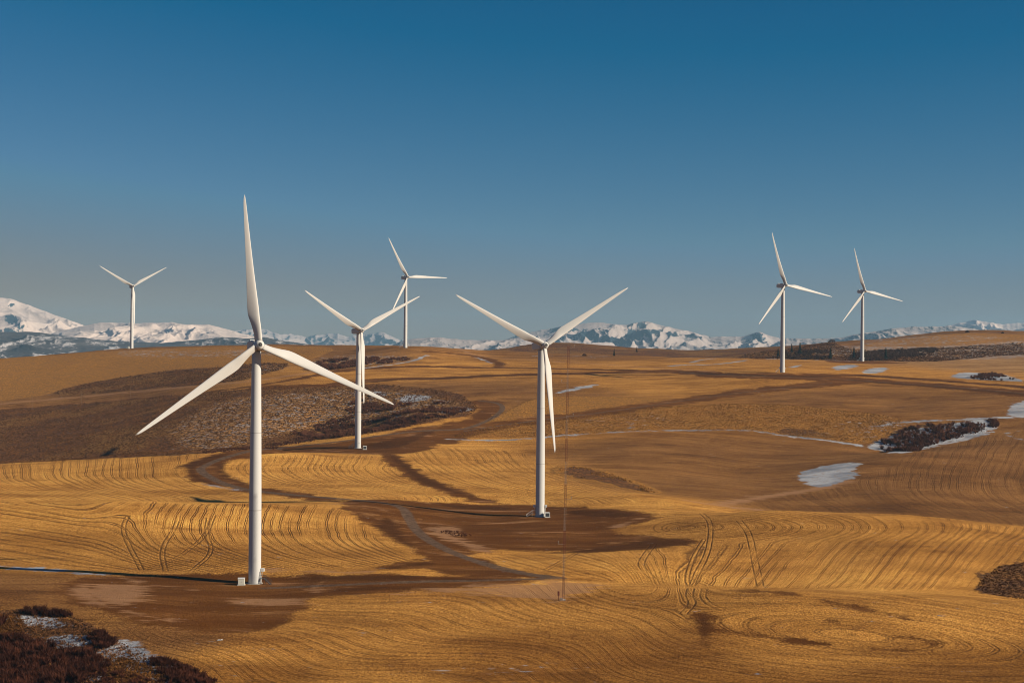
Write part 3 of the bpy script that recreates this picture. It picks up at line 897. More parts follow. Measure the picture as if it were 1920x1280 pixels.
def blade_mesh():
    """span along +Z, leading edge towards +X, upwind (pressure) side towards -Y"""
    st = []
    for i in range(41):
        s = i / 40
        s = s ** 1.05
        st.append(s)
    V = []; Fc = []; n = len(AF)
    for s in st:
        r = 1.1 + s * (RB - 1.1)
        k = sstep(.03, .19, s)
        chord_a = np.interp(s, [0, .06, .12, .18, .22, .3, .45, .6, .75, .9, .96, .985, 1], [2.3, 2.35, 2.9, 3.65, 3.78, 3.45, 2.72, 2.12, 1.62, 1.10, .80, .50, .10])
        th = np.interp(s, [0, .05, .19, .3, .5, .8, 1], [1, .98, .38, .30, .24, .18, .16])
        tw = R(np.interp(s, [0, .15, .25, .4, .6, .8, 1], [14, 13, 10.5, 6.5, 3.2, 1.0, 0]) + 3.0)
        ax = .5 * (1 - k) + .30 * k            # pitch axis position on the chord
        pre = -1.6 * s ** 2.2                   # prebend, upwind
        for j, (x, y) in enumerate(AF):
            # circle blended to airfoil
            ang = math.atan2(y * 4, .5 - x) if not (x in (0, 1) and y == 0) else (0 if x == 0 else math.pi)
            cx_, cy_ = .5 - .5 * math.cos(math.pi - math.pi * 0) * 0, 0
            f = j / n * 2 * math.pi
            # walk from leading edge over +y to trailing edge and back
            circ = (.5 - .5 * math.cos(f), .5 * math.sin(f))
            px_ = circ[0] * (1 - k) + x * k
            py_ = circ[1] * (1 - k) + y * th * k
            X_ = -(px_ - ax) * chord_a; Y_ = py_ * chord_a
            c_, s_ = math.cos(tw), math.sin(tw)
            V.append((X_ * c_ - Y_ * s_ * 1, -(X_ * s_) * -1 * -1 + Y_ * c_ + pre, r))
    for i in range(len(st) - 1):
        for j in range(n):
            k2 = (j + 1) % n
            Fc.append((i * n + j, (i + 1) * n + j, (i + 1) * n + k2, i * n + k2))
    me = bpy.data.meshes.new('blade')
    caps = [tuple(range(n)), tuple(range(len(V) - 1, len(V) - n - 1, -1))]
    me.from_pydata(V, [], Fc + caps)
    me.polygons.foreach_set('use_smooth', [True] * len(Fc) + [False, False])
    me.materials.append(MAT['blade_white'])
    return me


BLADE = blade_mesh()


def tower_mesh():
    b = MB()
    b.lathe([(2.08, 0), (2.07, 18), (2.04, 28), (1.98, 36), (1.84, 50.6), (1.68, 64), (1.52, 78.1)], 64)
    return b


def make_turbine(i):
    X, Y, z = TB[i]; px, py, D, yaw, ph = TURB[i]
    th = math.atan2(X, Y)
    root = empty('wind_turbine', (X, Y, z), 0)
    yw = R(yaw) - th
    tower = tower_mesh().build('tower', MAT['turbine_white'], root)
    MB().lathe([(2.75, -.6), (2.75, .10), (2.4, .14)], 40, smooth=False).build('foundation', MAT['concrete'], root)
    for r_, z_ in ((2.10, 0.0), (2.06, 24.6), (1.85, 50.6), (1.545, 77.7)):
        MB().lathe([(r_ + .015, z_), (r_ + .015, z_ + .28)], 48).build('flange_ring', MAT['flange_grey'], tower)
    Ryaw = Matrix.Rotation(yw, 4, 'Z')
    Mn = Matrix.Translation((0, 0, HUB)) @ Ryaw @ Matrix.Rotation(R(-4.0), 4, 'X')
    # nacelle: boxy housing lofted along its axis (front at -Y)
    b = MB(); ring = []
    secs = [(-2.35, 1.35, 1.45, 1.45), (-1.6, 1.75, 1.75, 1.75), (1.0, 1.85, 1.95, 1.85), (5.2, 1.85, 1.95, 1.75), (7.6, 1.75, 1.85, 1.35), (8.3, 1.55, 1.65, 1.0)]
    v = []; n = 0
    for y, hw, up, dn in secs:
        c = .35
        pts = [(-hw + c, -dn), (hw - c, -dn), (hw, -dn + c), (hw, up - c), (hw - c, up), (-hw + c, up), (-hw, up - c), (-hw, -dn + c)]
        v += [(x, y, zz) for x, zz in pts]
    f = []
    for k in range(len(secs) - 1):
        for j in range(8):
            j2 = (j + 1) % 8
            f.append((k * 8 + j, k * 8 + j2, (k + 1) * 8 + j2, (k + 1) * 8 + j))
    f += [tuple(range(7, -1, -1)), tuple(range((len(secs) - 1) * 8, len(secs) * 8))]
    b.add(v, f, False)
    nac = b.build('nacelle', MAT['turbine_white'], root, .08)
    nac.matrix_local = Mn
    vent = MB().box(0, 6.2, 2.15, 2.2, 1.6, .5).build('cooler', MAT['white_paint'], nac)
    wm = MB()
    wm.bar((.8, 7.6, 1.75), (.8, 7.6, 3.3), .05); wm.bar((-.8, 7.6, 1.75), (-.8, 7.6, 3.3), .05); wm.bar((-.8, 7.6, 3.0), (.8, 7.6, 3.0), .04)
    wm.build('wind_sensor', MAT['grey_metal'], nac)
    MB().lathe([(1.25, 0), (1.25, .9)], 32, Matrix.Translation((0, 0, -2.35))).build('yaw_ring', MAT['dark_metal'], nac)
    # hub: rounded spinner, local -Y forward
    Mh = Matrix.Translation((0, -4.2, 0)) @ Matrix.Rotation(R(90), 4, 'X')
    hub = MB().lathe([(1.25, -1.75), (1.55, -1.55), (1.72, -.6), (1.72, .5), (1.5, 1.25), (1.1, 1.75), (.78, 1.95)], 36, Mh).build('hub', MAT['blade_white'], root)
    hub.matrix_local = Mn
    nose = MB()
    nose.lathe([(.74, 1.97), (.74, 2.0)], 24, Mh)
    nose.lathe([(.26, 2.0), (.26, 2.12), (.1, 2.2)], 16, Mh)
    nose.build('nose_opening', MAT['dark_metal'], hub)
    for q in range(3):
        bl = link(bpy.data.objects.new('blade', BLADE)); bl.parent = root
        bl.matrix_local = Mn @ Matrix.Translation((0, -4.2, 0)) @ Matrix.Rotation(R(ph + 120 * q), 4, 'Y') @ Matrix.Rotation(R(2.0), 4, 'X')
        collar = MB().lathe([(1.22, 1.35), (1.22, 1.62)], 28)
        co = collar.build('root_collar', MAT['grey_metal'], bl)
    # entrance side
    side = {0: 1, 1: -1, 2: -1, 3: -1, 4: -1, 5: -1, 6: -1}[i]
    face = {0: R(-22), 1: R(180 + 12), 2: R(200), 3: R(195), 4: R(195), 5: R(195), 6: R(195)}[i]   # direction of the door from the tower axis
    Md = Matrix.Rotation(face, 4, 'Z')
    st = MB()
    for k in range(9):
        st.box(2.95 + 1.1 + k * .26, 0, 1.75 - k * .19, .30, 1.0, .05, Md)
    st.box(3.05, 0, 1.85, 1.9, 1.1, .08, Md)
    for yy in (-.55, .55):
        st.bar(Md @ Vector((3.9, yy, 1.85)), Md @ Vector((6.4, yy, .1)), .07)
        st.bar(Md @ Vector((3.9, yy, .1)), Md @ Vector((3.9, yy, 2.9)), .05)
    stairs = st.build('stairs', MAT['dark_metal' if i in (0, 2) else 'grey_metal'], root)
    rl = MB()
    for yy in (-.55, .55):
        rl.bar(Md @ Vector((2.1, yy, 2.9)), Md @ Vector((3.9, yy, 2.9)), .055)
        rl.bar(Md @ Vector((3.9, yy, 2.9)), Md @ Vector((6.4, yy, 1.15)), .055)
        rl.bar(Md @ Vector((6.4, yy, .1)), Md @ Vector((6.4, yy, 1.15)), .05)
    rl.build('handrail', MAT['dark_metal' if i in (0, 2) else 'white_paint'], stairs)
    dr = MB(); dr.box(2.06, 0, 3.0, .12, .95, 2.2, Md); dr.build('door', MAT['grey_metal'], tower)
    # junction boxes on short brackets
    def jbox(ang, h):
        Mj = Matrix.Rotation(ang, 4, 'Z')
        j = MB(); j.box(2.72, 0, h, .95, 1.0, 1.05, Mj)
        jb = j.build('junction_box', MAT['white_paint'], tower)
        c = MB(); c.bar(Mj @ Vector((2.55, 0, h - .5)), Mj @ Vector((2.2, 0, .4)), .09)
        c.bar(Mj @ Vector((2.0, 0, h)), Mj @ Vector((2.3, 0, h)), .12)
        c.build('conduit', MAT['white_paint'], jb)
    if i == 0: jbox(R(-4), 4.6)
    elif i == 1: jbox(R(186), 5.0); jbox(R(-8), 5.0)
    elif i == 2:
        vt = MB(); vt.box(2.08, 0, 3.6, .06, .35, 1.0, Matrix.Rotation(R(-62), 4, 'Z')); vt.build('vent_slot', MAT['dark_metal'], tower)
    elif i in (5, 6, 3): jbox(R(188), 4.2); jbox(R(-6), 4.0)
    return root


LABELS = [
    'nearest and largest white wind turbine, one blade upright, beside a pale cabinet',
    'white wind turbine with Y-shaped rotor on wide brown pad behind the thin red mast',
    'white wind turbine with Y-shaped rotor on the brown road before the brushy ravine',
    'distant white wind turbine on the crest, one blade level, partly crossed by a nearer blade',
    'small far white wind turbine on the left grassy crest before the snowy peak',
    'white wind turbine beside the dark earth road, taller one of the right-hand pair',
    'smaller white wind turbine of the right-hand pair, in front of the dark brush strip',
]
for i in range(7):
    tag(make_turbine(i), LABELS[i], 'wind turbine', 'wind turbines on the rolling farmland')


def cabinet(px, py, size, label, finned):
    X, Y = ground([px], [py]); z = zat(X, Y)[0]
    r = empty('transformer_cabinet', (X[0], Y[0], z), R(6))
    w, d, h = size
    MB().box(0, 0, .05, w + .5, d + .5, .3).build('plinth', MAT['concrete'], r)
    if not finned:
        MB().box(0, 0, .2 + h / 2, w, d, h).build('housing', MAT['cabinet_paint'], r, .04)
        MB().box(0, 0, .2 + h + .06, w + .16, d + .16, .1).build('lid', MAT['white_paint'], r)
        dd = MB()
        for s in (-1, 1): dd.box(s * w * .235, -d / 2 - .02, .25 + h * .48, w * .43, .03, h * .82)
        dd.build('door_leaf', MAT['cabinet_paint'], r)
        MB().box(w * .04, -d / 2 - .06, .2 + h * .5, .06, .06, .3).build('handle', MAT['dark_metal'], r)
    else:
        MB().box(0, .1, .2 + h / 2, w * .86, d * .8, h).build('housing', MAT['dark_metal'], r, .03)
        fr = MB()
        for s in (-1, 1): fr.box(s * w * .46, -d * .42, .2 + h * .5, .22, .2, h)
        fr.box(0, -d * .42, .2 + h, w, .22, .22); fr.box(0, -d * .42, .32, w, .2, .2)
        fr.build('frame', MAT['white_paint'], r)
        fn = MB()
        for k in range(5): fn.box((k - 2) * w * .14, -d * .38, .2 + h * .5, .05, .25, h * .7)
        fn.build('cooling_fin', MAT['grey_metal'], r)
        MB().box(0, .1, .27 + h, w * .95, d * .9, .12).build('lid', MAT['white_paint'], r)
    tag(r, label, 'transformer', 'transformer cabinets at the turbine bases')


cabinet(452.5, 1096, (2.15, 2.2, 2.0), 'pale cream cabinet left of the nearest turbine base', False)
cabinet(1026, 969.5, (2.3, 2.0, 2.0), 'dark finned cabinet with white frame right of the turbine in the wide brown pad', True)
cabinet(684, 842.5, (2.5, 2.0, 2.1), 'small white framed dark cabinet right of the turbine below the ravine', True)
cabinet(241.5, 653.6, (2.4, 2.0, 2.2), 'tiny white cabinet at the foot of the far left turbine', False)

# ------------------------------------------------------------------ met mast and its gear
def mast():
    X, Y = ground([1056], [1124]); z = zat(X, Y)[0]
    r = empty('lattice_mast', (X[0], Y[0], z))
    r.rotation_euler = (0, R(.75), 0)
    H_ = 79.5; w = .36
    legs = [(w * math.cos(t), w * math.sin(t)) for t in (R(95), R(215), R(335))]
    nsec = 11
    for k in range(nsec):
        z0, z1 = H_ * k / nsec, H_ * (k + 1) / nsec
        b = MB()
        for (x, y) in legs: b.bar((x, y, z0), (x, y, z1), .046, 5)
        m = 8
        for q in range(m):
            za, zb = z0 + (z1 - z0) * q / m, z0 + (z1 - z0) * (q + 1) / m
            for e in range(3):
                p, p2 = legs[e], legs[(e + 1) % 3]
                if q % 2: p, p2 = p2, p
                b.bar((*p, za), (*p2, zb), .014, 4)
        b.build('mast_section', MAT['mast_red' if k % 2 == 0 else 'mast_white'], r)
    for h, s in ((57.5, 1), (68, -1), (79, 1), (31.5, 1), (17.5, -1)):
        b = MB(); b.bar((0, 0, h), (s * 1.9, -.3, h), .035); b.bar((s * 1.9, -.3, h), (s * 1.9, -.3, h + .7), .03)
        b.lathe([(.16, 0), (.05, .18)], 8, Matrix.Translation((s * 1.9, -.3, h + .7)))
        b.build('sensor_boom', MAT['grey_metal'], r)
    b = MB(); b.box(0, 0, .05, 1.4, 1.4, .3); b.build('footing', MAT['concrete'], r)
    tag(r, 'tall thin red and white lattice measuring mast rising in front of the right field', 'mast')
    # box on a post beside it
    p = empty('equipment_box', (X[0] - 1.5, Y[0] - .6, z), R(10))
    MB().bar((0, 0, -.2), (0, 0, 1.5), .07, 8).build('post', MAT['mast_red'], p)
    MB().box(0, 0, 2.15, .55, .45, 1.35).build('housing', MAT['mast_red'], p, .03)
    MB().box(.9, 0, .3, .9, .7, .8).build('battery_case', MAT['mast_white'], p, .03)
    tag(p, 'small dark red box on a post at the foot of the thin mast', 'equipment box')
    ft = 0


mast()

# utility poles on the left slope
for px, py, h in ((60, 766, 12.5), (153, 756, 12.0), (245, 746, 11.5)):
    X, Y = ground([px], [py]); z = zat(X, Y)[0]
    r = empty('utility_pole', (X[0], Y[0], z), R(15))
    MB().bar((0, 0, -.5), (0, 0, h), .16, 8, .11).build('pole', MAT['old_wood'], r)
    MB().box(0, -.14, h - .5, 2.2, .12, .14).build('crossarm', MAT['old_wood'], r)
    tag(r, {60: 'thin wooden pole beside the track on the left slope, nearest the photo edge',
            153: 'thin wooden pole on the left slope track, middle of the three poles',
            245: 'thin wooden pole on the left slope track, closest to the nearest turbine blade tip'}[px], 'utility pole', 'poles along the hillside track')

# white scrap on the near field
X, Y = ground([413], [1201]); z = zat(X, Y)[0]
b = MB()
vv = []
for i in range(5):
    for j in range(4):
        vv.append((i * .34 - .7 + .1 * math.sin(j * 2), j * .25 - .35, .12 + .22 * math.sin(i * 1.7 + j) ** 2 + i * .04))
b.add(vv, [(i * 4 + j, (i + 1) * 4 + j, (i + 1) * 4 + j + 1, i * 4 + j + 1) for i in range(4) for j in range(3)], False)
o = b.build('plastic_scrap', MAT['white_paint']); o.location = (X[0], Y[0], z)
sm = o.modifiers.new('thick', 'SOLIDIFY'); sm.thickness = .03
tag(o, 'white crumpled scrap lying at the edge of the brown pad', 'scrap')

# ------------------------------------------------------------------ vegetation
def scatter(poly_world, n):
    lo = poly_world.min(0); hi = poly_world.max(0)
    out = []
    tot = 0
    while tot < n:
        q = rng.uniform(lo, hi, (n * 2, 2)); q = q[inside(q[:, 0], q[:, 1], poly_world)]
        out.append(q); tot += len(q)
        if len(out) > 60: break
    return np.concatenate(out)[:n]


def twig_template(n=46, seed=0, spread=.55):
    """leafless shrub: slender upward blades; unit height"""
    r = np.random.default_rng(seed)
    V = []; Fc = []
    for i in range(n):
        t = r.uniform(0, 2 * np.pi); lean = abs(r.normal(0, spread)); h = r.uniform(.45, 1.0) / math.hypot(1, lean * .6)
        b0 = np.array([math.cos(t), math.sin(t), 0]) * r.uniform(0, .18)
        tip = b0 + np.array([math.cos(t) * lean * h, math.sin(t) * lean * h, h])
        mid = b0 * .5 + tip * .5 + np.array([0, 0, .08]) + r.normal(0, .03, 3)
        wv = np.array([-math.sin(t + r.normal(0, .8)), math.cos(t + r.normal(0, .8)), 0]) * r.uniform(.012, .03)
        k = len(V)
        V += [b0 - wv, b0 + wv, mid + wv * 1.3, mid - wv * 1.3, tip]
        Fc += [(k, k + 1, k + 2), (k, k + 2, k + 3), (k + 3, k + 2, k + 4)]
        for q in range(2):
            s = mid * (1 - .4 * q) + tip * (.4 * q); e = s + r.normal(0, .14, 3) + [0, 0, .13]
            k = len(V); V += [s - wv * .7, s + wv * .7, e]; Fc += [(k, k + 1, k + 2)]
    return np.array(V), np.array(Fc)


def clump_template(seed=0):
    """low sage or bunch grass clump: small faceted tuft of leaf-sized faces; unit height"""
    r = np.random.default_rng(seed); V = []; Fc = []
    for i in range(11):
        t = r.uniform(0, 6.28); e = r.uniform(.2, 1.3)
        c = np.array([math.cos(t) * math.cos(e) * .8, math.sin(t) * math.cos(e) * .8, .15 + .6 * math.sin(e)]) * r.uniform(.5, 1)
        k = len(V)
        V += [c + r.normal(0, .28, 3), c + r.normal(0, .28, 3), c + r.normal(0, .28, 3) + [0, 0, .2]]
        Fc += [(k, k + 1, k + 2)]
    return np.array(V), np.array(Fc)


TW = [twig_template(46, s) for s in range(4)]
CL = [clump_template(s) for s in range(5)]


def plant_mass(name, pts, hmin, hmax, temps, mat, label, cat, wide=1.0, sink=.05):
    Vs = []; Fs = []; off = 0
    z = zat(pts[:, 0], pts[:, 1])
    which = rng.integers(0, len(temps), len(pts)); ang = rng.uniform(0, 2 * np.pi, len(pts)); hs = rng.uniform(0, 1, len(pts)) ** 1.5 * (hmax - hmin) + hmin
    for k, (tv, tf) in enumerate(temps):
        m = np.flatnonzero(which == k)
        if not len(m): continue
        c, s = np.cos(ang[m]), np.sin(ang[m]); h = hs[m]
        x = (tv[None, :, 0] * c[:, None] - tv[None, :, 1] * s[:, None]) * (h * wide)[:, None] + pts[m, 0][:, None]
        y = (tv[None, :, 0] * s[:, None] + tv[None, :, 1] * c[:, None]) * (h * wide)[:, None] + pts[m, 1][:, None]
        zz = (tv[None, :, 2] - sink) * h[:, None] + z[m][:, None]
        Vs.append(np.stack([x, y, zz], -1).reshape(-1, 3))
        Fs.append((tf[None] + (np.arange(len(m)) * len(tv))[:, None, None]).reshape(-1, 3) + off); off += len(m) * len(tv)
    me = np_mesh(name, np.concatenate(Vs), None, np.concatenate(Fs), False)
    me.materials.append(mat)
    return tag(link(bpy.data.objects.new(name, me)), label, cat, kind='stuff')


def zone(poly, n=1):
    return to_world(poly, True, n)


def clustered(w, n, sc=.03, thr=0.0, seed=0):
    q = scatter(w, n * 3)
    k = fbm(q[:, 0] * sc + seed, q[:, 1] * sc, 3) > thr
    q = q[k]
    return q[:n]


# leafless thickets
w = zone([(-60,1165),(0,1160),(20,1190),(90,1215),(150,1215),(200,1240),(215,1262),(160,1262),(140,1290),(-60,1300)])
plant_mass('brush', clustered(w, 900, .05, -.15), 1.2, 3.6, TW, MAT['dark_twig'], 'dark leafless red-brown thicket in the hollow at the lower left corner', 'thicket')
w = zone([(30,1146),(60,1140),(130,1150),(140,1158),(60,1154)])
plant_mass('brush', clustered(w, 110, .05, -.3), 1.0, 2.4, TW, MAT['dark_twig'], 'short row of bare shrubs along the upper edge of the lower left hollow', 'thicket')
w = zone([(160,1195),(185,1182),(222,1203),(205,1215),(180,1215)])
plant_mass('brush', clustered(w, 120, .05, -.3), 1.0, 2.2, TW, MAT['dark_twig'], 'bare shrubs between two snow patches in the lower left hollow', 'thicket')
w = zone([(240,1222),(300,1236),(360,1258),(420,1285),(330,1285),(300,1262)])
plant_mass('brush', clustered(w, 330, .05, -.1), .9, 2.3, TW, MAT['dark_twig'], 'strip of bare shrubs running down the bank at the bottom edge of the photo', 'thicket')
w = zone([(1636,838),(1670,818),(1705,800),(1760,797),(1830,794),(1830,808),(1740,838),(1700,849)])
plant_mass('brush', clustered(w, 620, .06, -.42), 1.2, 5.0, TW, MAT['twig'], 'dark leafless thicket filling the snowy gully on the right', 'thicket', 1.2)
w = zone([(1790,800),(1850,790),(1872,798),(1850,806),(1810,818),(1760,832)])
plant_mass('brush', clustered(w, 200, .06, .05), 1.0, 2.6, TW, MAT['twig'], 'scattered bare shrubs over snow at the upper end of the right gully', 'thicket', 1.2)
w = zone([(1850,788),(1862,784),(1876,795),(1868,803),(1855,800)])
plant_mass('brush', clustered(w, 60, .03, -.5), 1.6, 3.0, TW, MAT['twig'], 'small clump of bare shrubs at the head of the right gully', 'thicket', 1.2)
w = zone([(540,812),(600,795),(660,780),(720,755),(790,760),(840,752),(880,765),(860,778),(800,792),(700,812),(620,822),(560,826)])
plant_mass('brush', clustered(w, 1500, .025, -.12), 1.2, 3.6, TW, MAT['twig'], 'wide band of dark bare brush in the ravine behind the middle turbine', 'thicket', 1.3)
w = zone([(640,765),(690,742),(712,738),(720,750),(690,770),(660,780)])
plant_mass('brush', clustered(w, 220, .03, -.2), 1.2, 3.0, TW, MAT['twig'], 'dark shrubs on the shaded ravine side behind a turbine blade tip', 'thicket', 1.3)
w = zone([(480,838),(560,822),(620,815),(600,826),(500,840),(380,852),(380,846)])
plant_mass('brush', clustered(w, 500, .03, -.2), .7, 2.0, TW, MAT['twig'], 'low brush along the foot of the left slope beside the golden field', 'thicket', 1.3)
w = zone([(575,694),(600,677),(680,672),(720,672),(690,684),(640,692)])
plant_mass('brush', clustered(w, 620, .02, -.2), 1.8, 4.6, TW, MAT['twig'], 'far grey-brown thicket under a snow edge near the left crest', 'thicket', 1.4)
w = zone([(720,672),(775,671),(760,677),(700,685)])
plant_mass('brush', clustered(w, 160, .02, -.1), 1.2, 3.0, TW, MAT['twig'], 'thin brush trailing off beside the curved snow strip', 'thicket', 1.4)
w = zone([(1450,672),(1465,664),(1480,660),(1560,656),(1560,673),(1500,674)])
plant_mass('brush', clustered(w, 520, .02, -.4), 1.6, 4.6, TW, MAT['bare_bush'], 'dark brush strip behind the taller right-hand turbine', 'thicket', 1.5)
w = zone([(1590,675),(1600,662),(1660,658),(1720,655),(1762,653),(1755,662),(1700,672),(1640,677)])
plant_mass('brush', clustered(w, 900, .02, -.35), 1.6, 4.6, TW, MAT['bare_bush'], 'dark brush strip behind the smaller right-hand turbine', 'thicket', 1.5)
w = zone([(1812,709),(1830,702),(1850,699),(1868,700),(1905,711),(1890,714),(1850,712)])
plant_mass('brush', clustered(w, 220, .03, -.1), 1.2, 3.0, TW, MAT['twig'], 'brush patch with snow in the far right field', 'thicket', 1.4)
w = zone([(815,1000),(830,994),(870,998),(890,1004),(860,1006)])
plant_mass('brush', clustered(w, 60, .05, -.6), .5, 1.1, TW, MAT['twig'], 'tiny dark weeds on the pale bank left of the turbine pad', 'weeds', 1.2)
w = zone([(1045,884),(1062,872),(1120,881),(1180,900),(1238,924),(1200,921),(1140,905),(1080,894)])
plant_mass('brush', clustered(w, 300, .03, -.1), .4, 1.0, CL, MAT['dry_grass'], 'tawny scrub edge between two fields right of the central turbine', 'scrub', 1.2)

plant_mass('brush', scatter(zone([(-60,1185),(0,1185),(80,1215),(150,1218),(190,1240),(220,1262),(330,1282),(400,1288),(-60,1300)]), 900), .5, 1.6, TW, MAT['dark_twig'], 'low continuous mat of dark stems across the lower left hollow', 'thicket', 1.3)
plant_mass('grass', scatter(zone([(185,1235),(240,1232),(300,1258),(330,1280),(215,1290)]), 1500), .2, .6, CL, MAT['rust_grass'], 'orange dry grass between snow and brush at the lower left bank', 'grass', .9)
plant_mass('grass', scatter(zone([(-20,1152),(30,1150),(50,1168),(30,1195),(-20,1190)]), 700), .2, .6, CL, MAT['rust_grass'], 'orange dry grass at the left photo edge above the dark thicket', 'grass', .9)
# sage and bunch-grass clumps on the slopes
plant_mass('sagebrush', scatter(zone(SAGE_L), 30000), .35, 1.1, CL, MAT['sage_leaf'], 'low sagebrush covering the brown slope on the left', 'sagebrush', 1.1)
plant_mass('sagebrush', scatter(zone(SAGE_U), 7000), .4, 1.2, CL, MAT['sage_leaf'], 'low sagebrush on the mauve band of the upper left hill', 'sagebrush', 1.2)
plant_mass('sagebrush', scatter(zone(SAGE_E), 1800), .25, .6, CL, MAT['sage_leaf'], 'low dark scrub patch at the right edge of the near field', 'sagebrush', 1.2)
plant_mass('sagebrush', scatter(zone(SAGE_B), 5000), .2, .6, CL, MAT['sage_leaf'], 'dry grass and weeds in the lower left hollow', 'weeds', 1.1)
plant_mass('sagebrush', scatter(zone(SAGE_R), 14000), .5, 1.5, CL, MAT['sage_leaf'], 'low sagebrush on the snowy right-hand hillside', 'sagebrush', 1.3)
plant_mass('grass', scatter(zone(ROUGH[0]), 16000), .25, .75, CL, MAT['dry_grass'], 'tawny uncut grass on the slope above the valley field', 'grass', 1.2)

# conifers, bushes
def conifer_parts(seed):
    r = random.Random(seed)
    t = MB(); t.lathe([(.16, -.3), (.12, 3), (.03, 9.6)], 7)
    V = []; Fc = []
    for k in range(26):
        h = .9 + k * .345; rad = (1 - (h - .6) / 9.9) * 2.3 * r.uniform(.75, 1.1) + .12
        for q in range(9):
            a_ = r.uniform(0, 6.28); rr = rad * r.uniform(.6, 1.1); wd = .28 * rad + .12
            c, s = math.cos(a_), math.sin(a_)
            i0 = len(V)
            V += [(0, 0, h + .3), (c * rr * .6 - s * wd, s * rr * .6 + c * wd, h - .05), (c * rr, s * rr, h - .38 * r.uniform(.5, 1.4)), (c * rr * .6 + s * wd, s * rr * .6 - c * wd, h - .05)]
            Fc.append((i0, i0 + 1, i0 + 2, i0 + 3))
    c = MB(); c.add(V, Fc, False)
    return t, c


T1_, C1_ = conifer_parts(5)
proto = empty('conifer_tree', (0, 0, 0))
tr0 = T1_.build('trunk', MAT['bark'], proto); cr0 = C1_.build('crown', MAT['needle'], proto)
TREES = [(1484.5, 661, 9.6, 'dark conifer just right of the taller right-hand turbine'),
         (1500, 665, 12.5, 'dark conifer second to the right of the taller right-hand turbine'),
         (1557, 673, 10.5, 'dark conifer before the shaded snow patch between the right-hand turbines'),
         (1601, 673, 12, 'dark conifer just left of the smaller right-hand turbine'),
         (1661, 674.5, 11.5, 'dark conifer in the brush right of the smaller right-hand turbine'),
         (1459, 669, 8.5, 'small dark conifer just left of the taller right-hand turbine'),
         (1151.5, 667.5, 6.8, 'small dark conifer on the low far ridge under the central snowy mountain'),
         (1194, 660, 6.4, 'lone rounded conifer on the skyline of the low ridge under the central mountain')]
for k, (px, py, h, lab) in enumerate(TREES):
    X, Y = ground([px], [py]); z = zat(X, Y)[0]
    if k == 0: o = proto
    else:
        o = proto.copy(); link(o)
        for ch in (tr0, cr0):
            c = ch.copy(); link(c); c.parent = o
    o.location = (X[0], Y[0], z - .1); s = h / 7.6
    o.scale = (s * (1.0 + .15 * (k % 3)), s * (1.0 + .15 * (k % 3)), s); o.rotation_euler = (0, 0, k * 1.3)
    tag(o, lab, 'tree', 'conifers on the far ridges')


def bush_obj(px, py, h, wd, label, mat='bare_bush'):
    r = np.random.default_rng(int(px)); V = []; Fc = []
    for i in range(420):
        d = r.normal(0, 1, 3); d /= np.linalg.norm(d); d[2] = abs(d[2])
        c = d * r.uniform(.45, 1.0) ** .5 * np.array([wd / 2, wd / 2, h]) * (1 + .18 * math.sin(d[0] * 5 + d[1] * 4))
        k = len(V); s = .11 * h
        V += [tuple(c + r.normal(0, s, 3)) for _ in range(3)]; Fc.append((k, k + 1, k + 2))
    X, Y = ground([px], [py]); z = zat(X, Y)[0]
    o = empty('bush', (X[0], Y[0], z - .1))
    MB().add(V, Fc, False).build('crown', MAT[mat], o)
    st = MB()
    for i in range(5):
        t = i * 1.25; st.bar((0, 0, -.2), (math.cos(t) * wd * .2, math.sin(t) * wd * .2, h * .6), .07, 5)
    st.build('stem', MAT['bark'], o)
    tag(o, label, 'bush', 'bushes on the skyline')


bush_obj(1814, 623, 3.4, 6.2, 'wide dark round bush on the right-hand skyline before the far white peak')
bush_obj(1880, 625, 2.6, 4.0, 'smaller dark round bush on the right-hand skyline near the photo edge')
bush_obj(1560, 642, 4.5, 12.0, 'broad brown bush on the crest at the left end of the right-hand hill')
bush_obj(1096, 667, 2.6, 5.0, 'low dark bush at the far field edge beside the thin mast')

# ------------------------------------------------------------------ mountains
def mountain_material(name, snow_c, dark_c, bias, speck, aspect):
    m, nt = new_mat(name); g = NT(nt)
    geo = g.n('ShaderNodeNewGeometry'); pos = geo.outputs['Position']
    sp = g.n('ShaderNodeSeparateXYZ'); g.l(geo.outputs['Normal'], sp.inputs[0])
    n1 = g.noise(pos, .0016, 5, .6, .4); n2 = g.noise(pos, .011, 6, .75)
    n3 = g.noise(g.scale(pos, (1, .35, 1)), .030, 4, .85)
    v = g.math('MULTIPLY', sp.outputs[0], -aspect)
    v = g.math('ADD', v, g.math('MULTIPLY', g.math('SUBTRACT', n1, .5), 2.6))
    v = g.math('ADD', v, g.math('MULTIPLY', g.math('SUBTRACT', n2, .5), .7))
    v = g.math('ADD', v, g.math('MULTIPLY', g.math('SUBTRACT', n3, .5), speck))
    v = g.math('ADD', v, g.math('MULTIPLY', g.attr('wood'), 1.9))
    fo = g.ss(g.math('ADD', v, bias), -.05, .42)
    sc_ = g.mix(g.ss(n2, .4, .7), snow_c, tuple(k * .8 for k in snow_c))
    dc_ = g.mix(n3, dark_c, tuple(k * 1.7 for k in dark_c))
    bp = g.n('ShaderNodeBump'); bp.inputs['Strength'].default_value = .6; bp.inputs['Distance'].default_value = 25
    g.l(n2, bp.inputs['Height'])
    g.out(g.bsdf(g.mix(fo, sc_, dc_), .9, .05, normal=bp.outputs[0]))
    return m


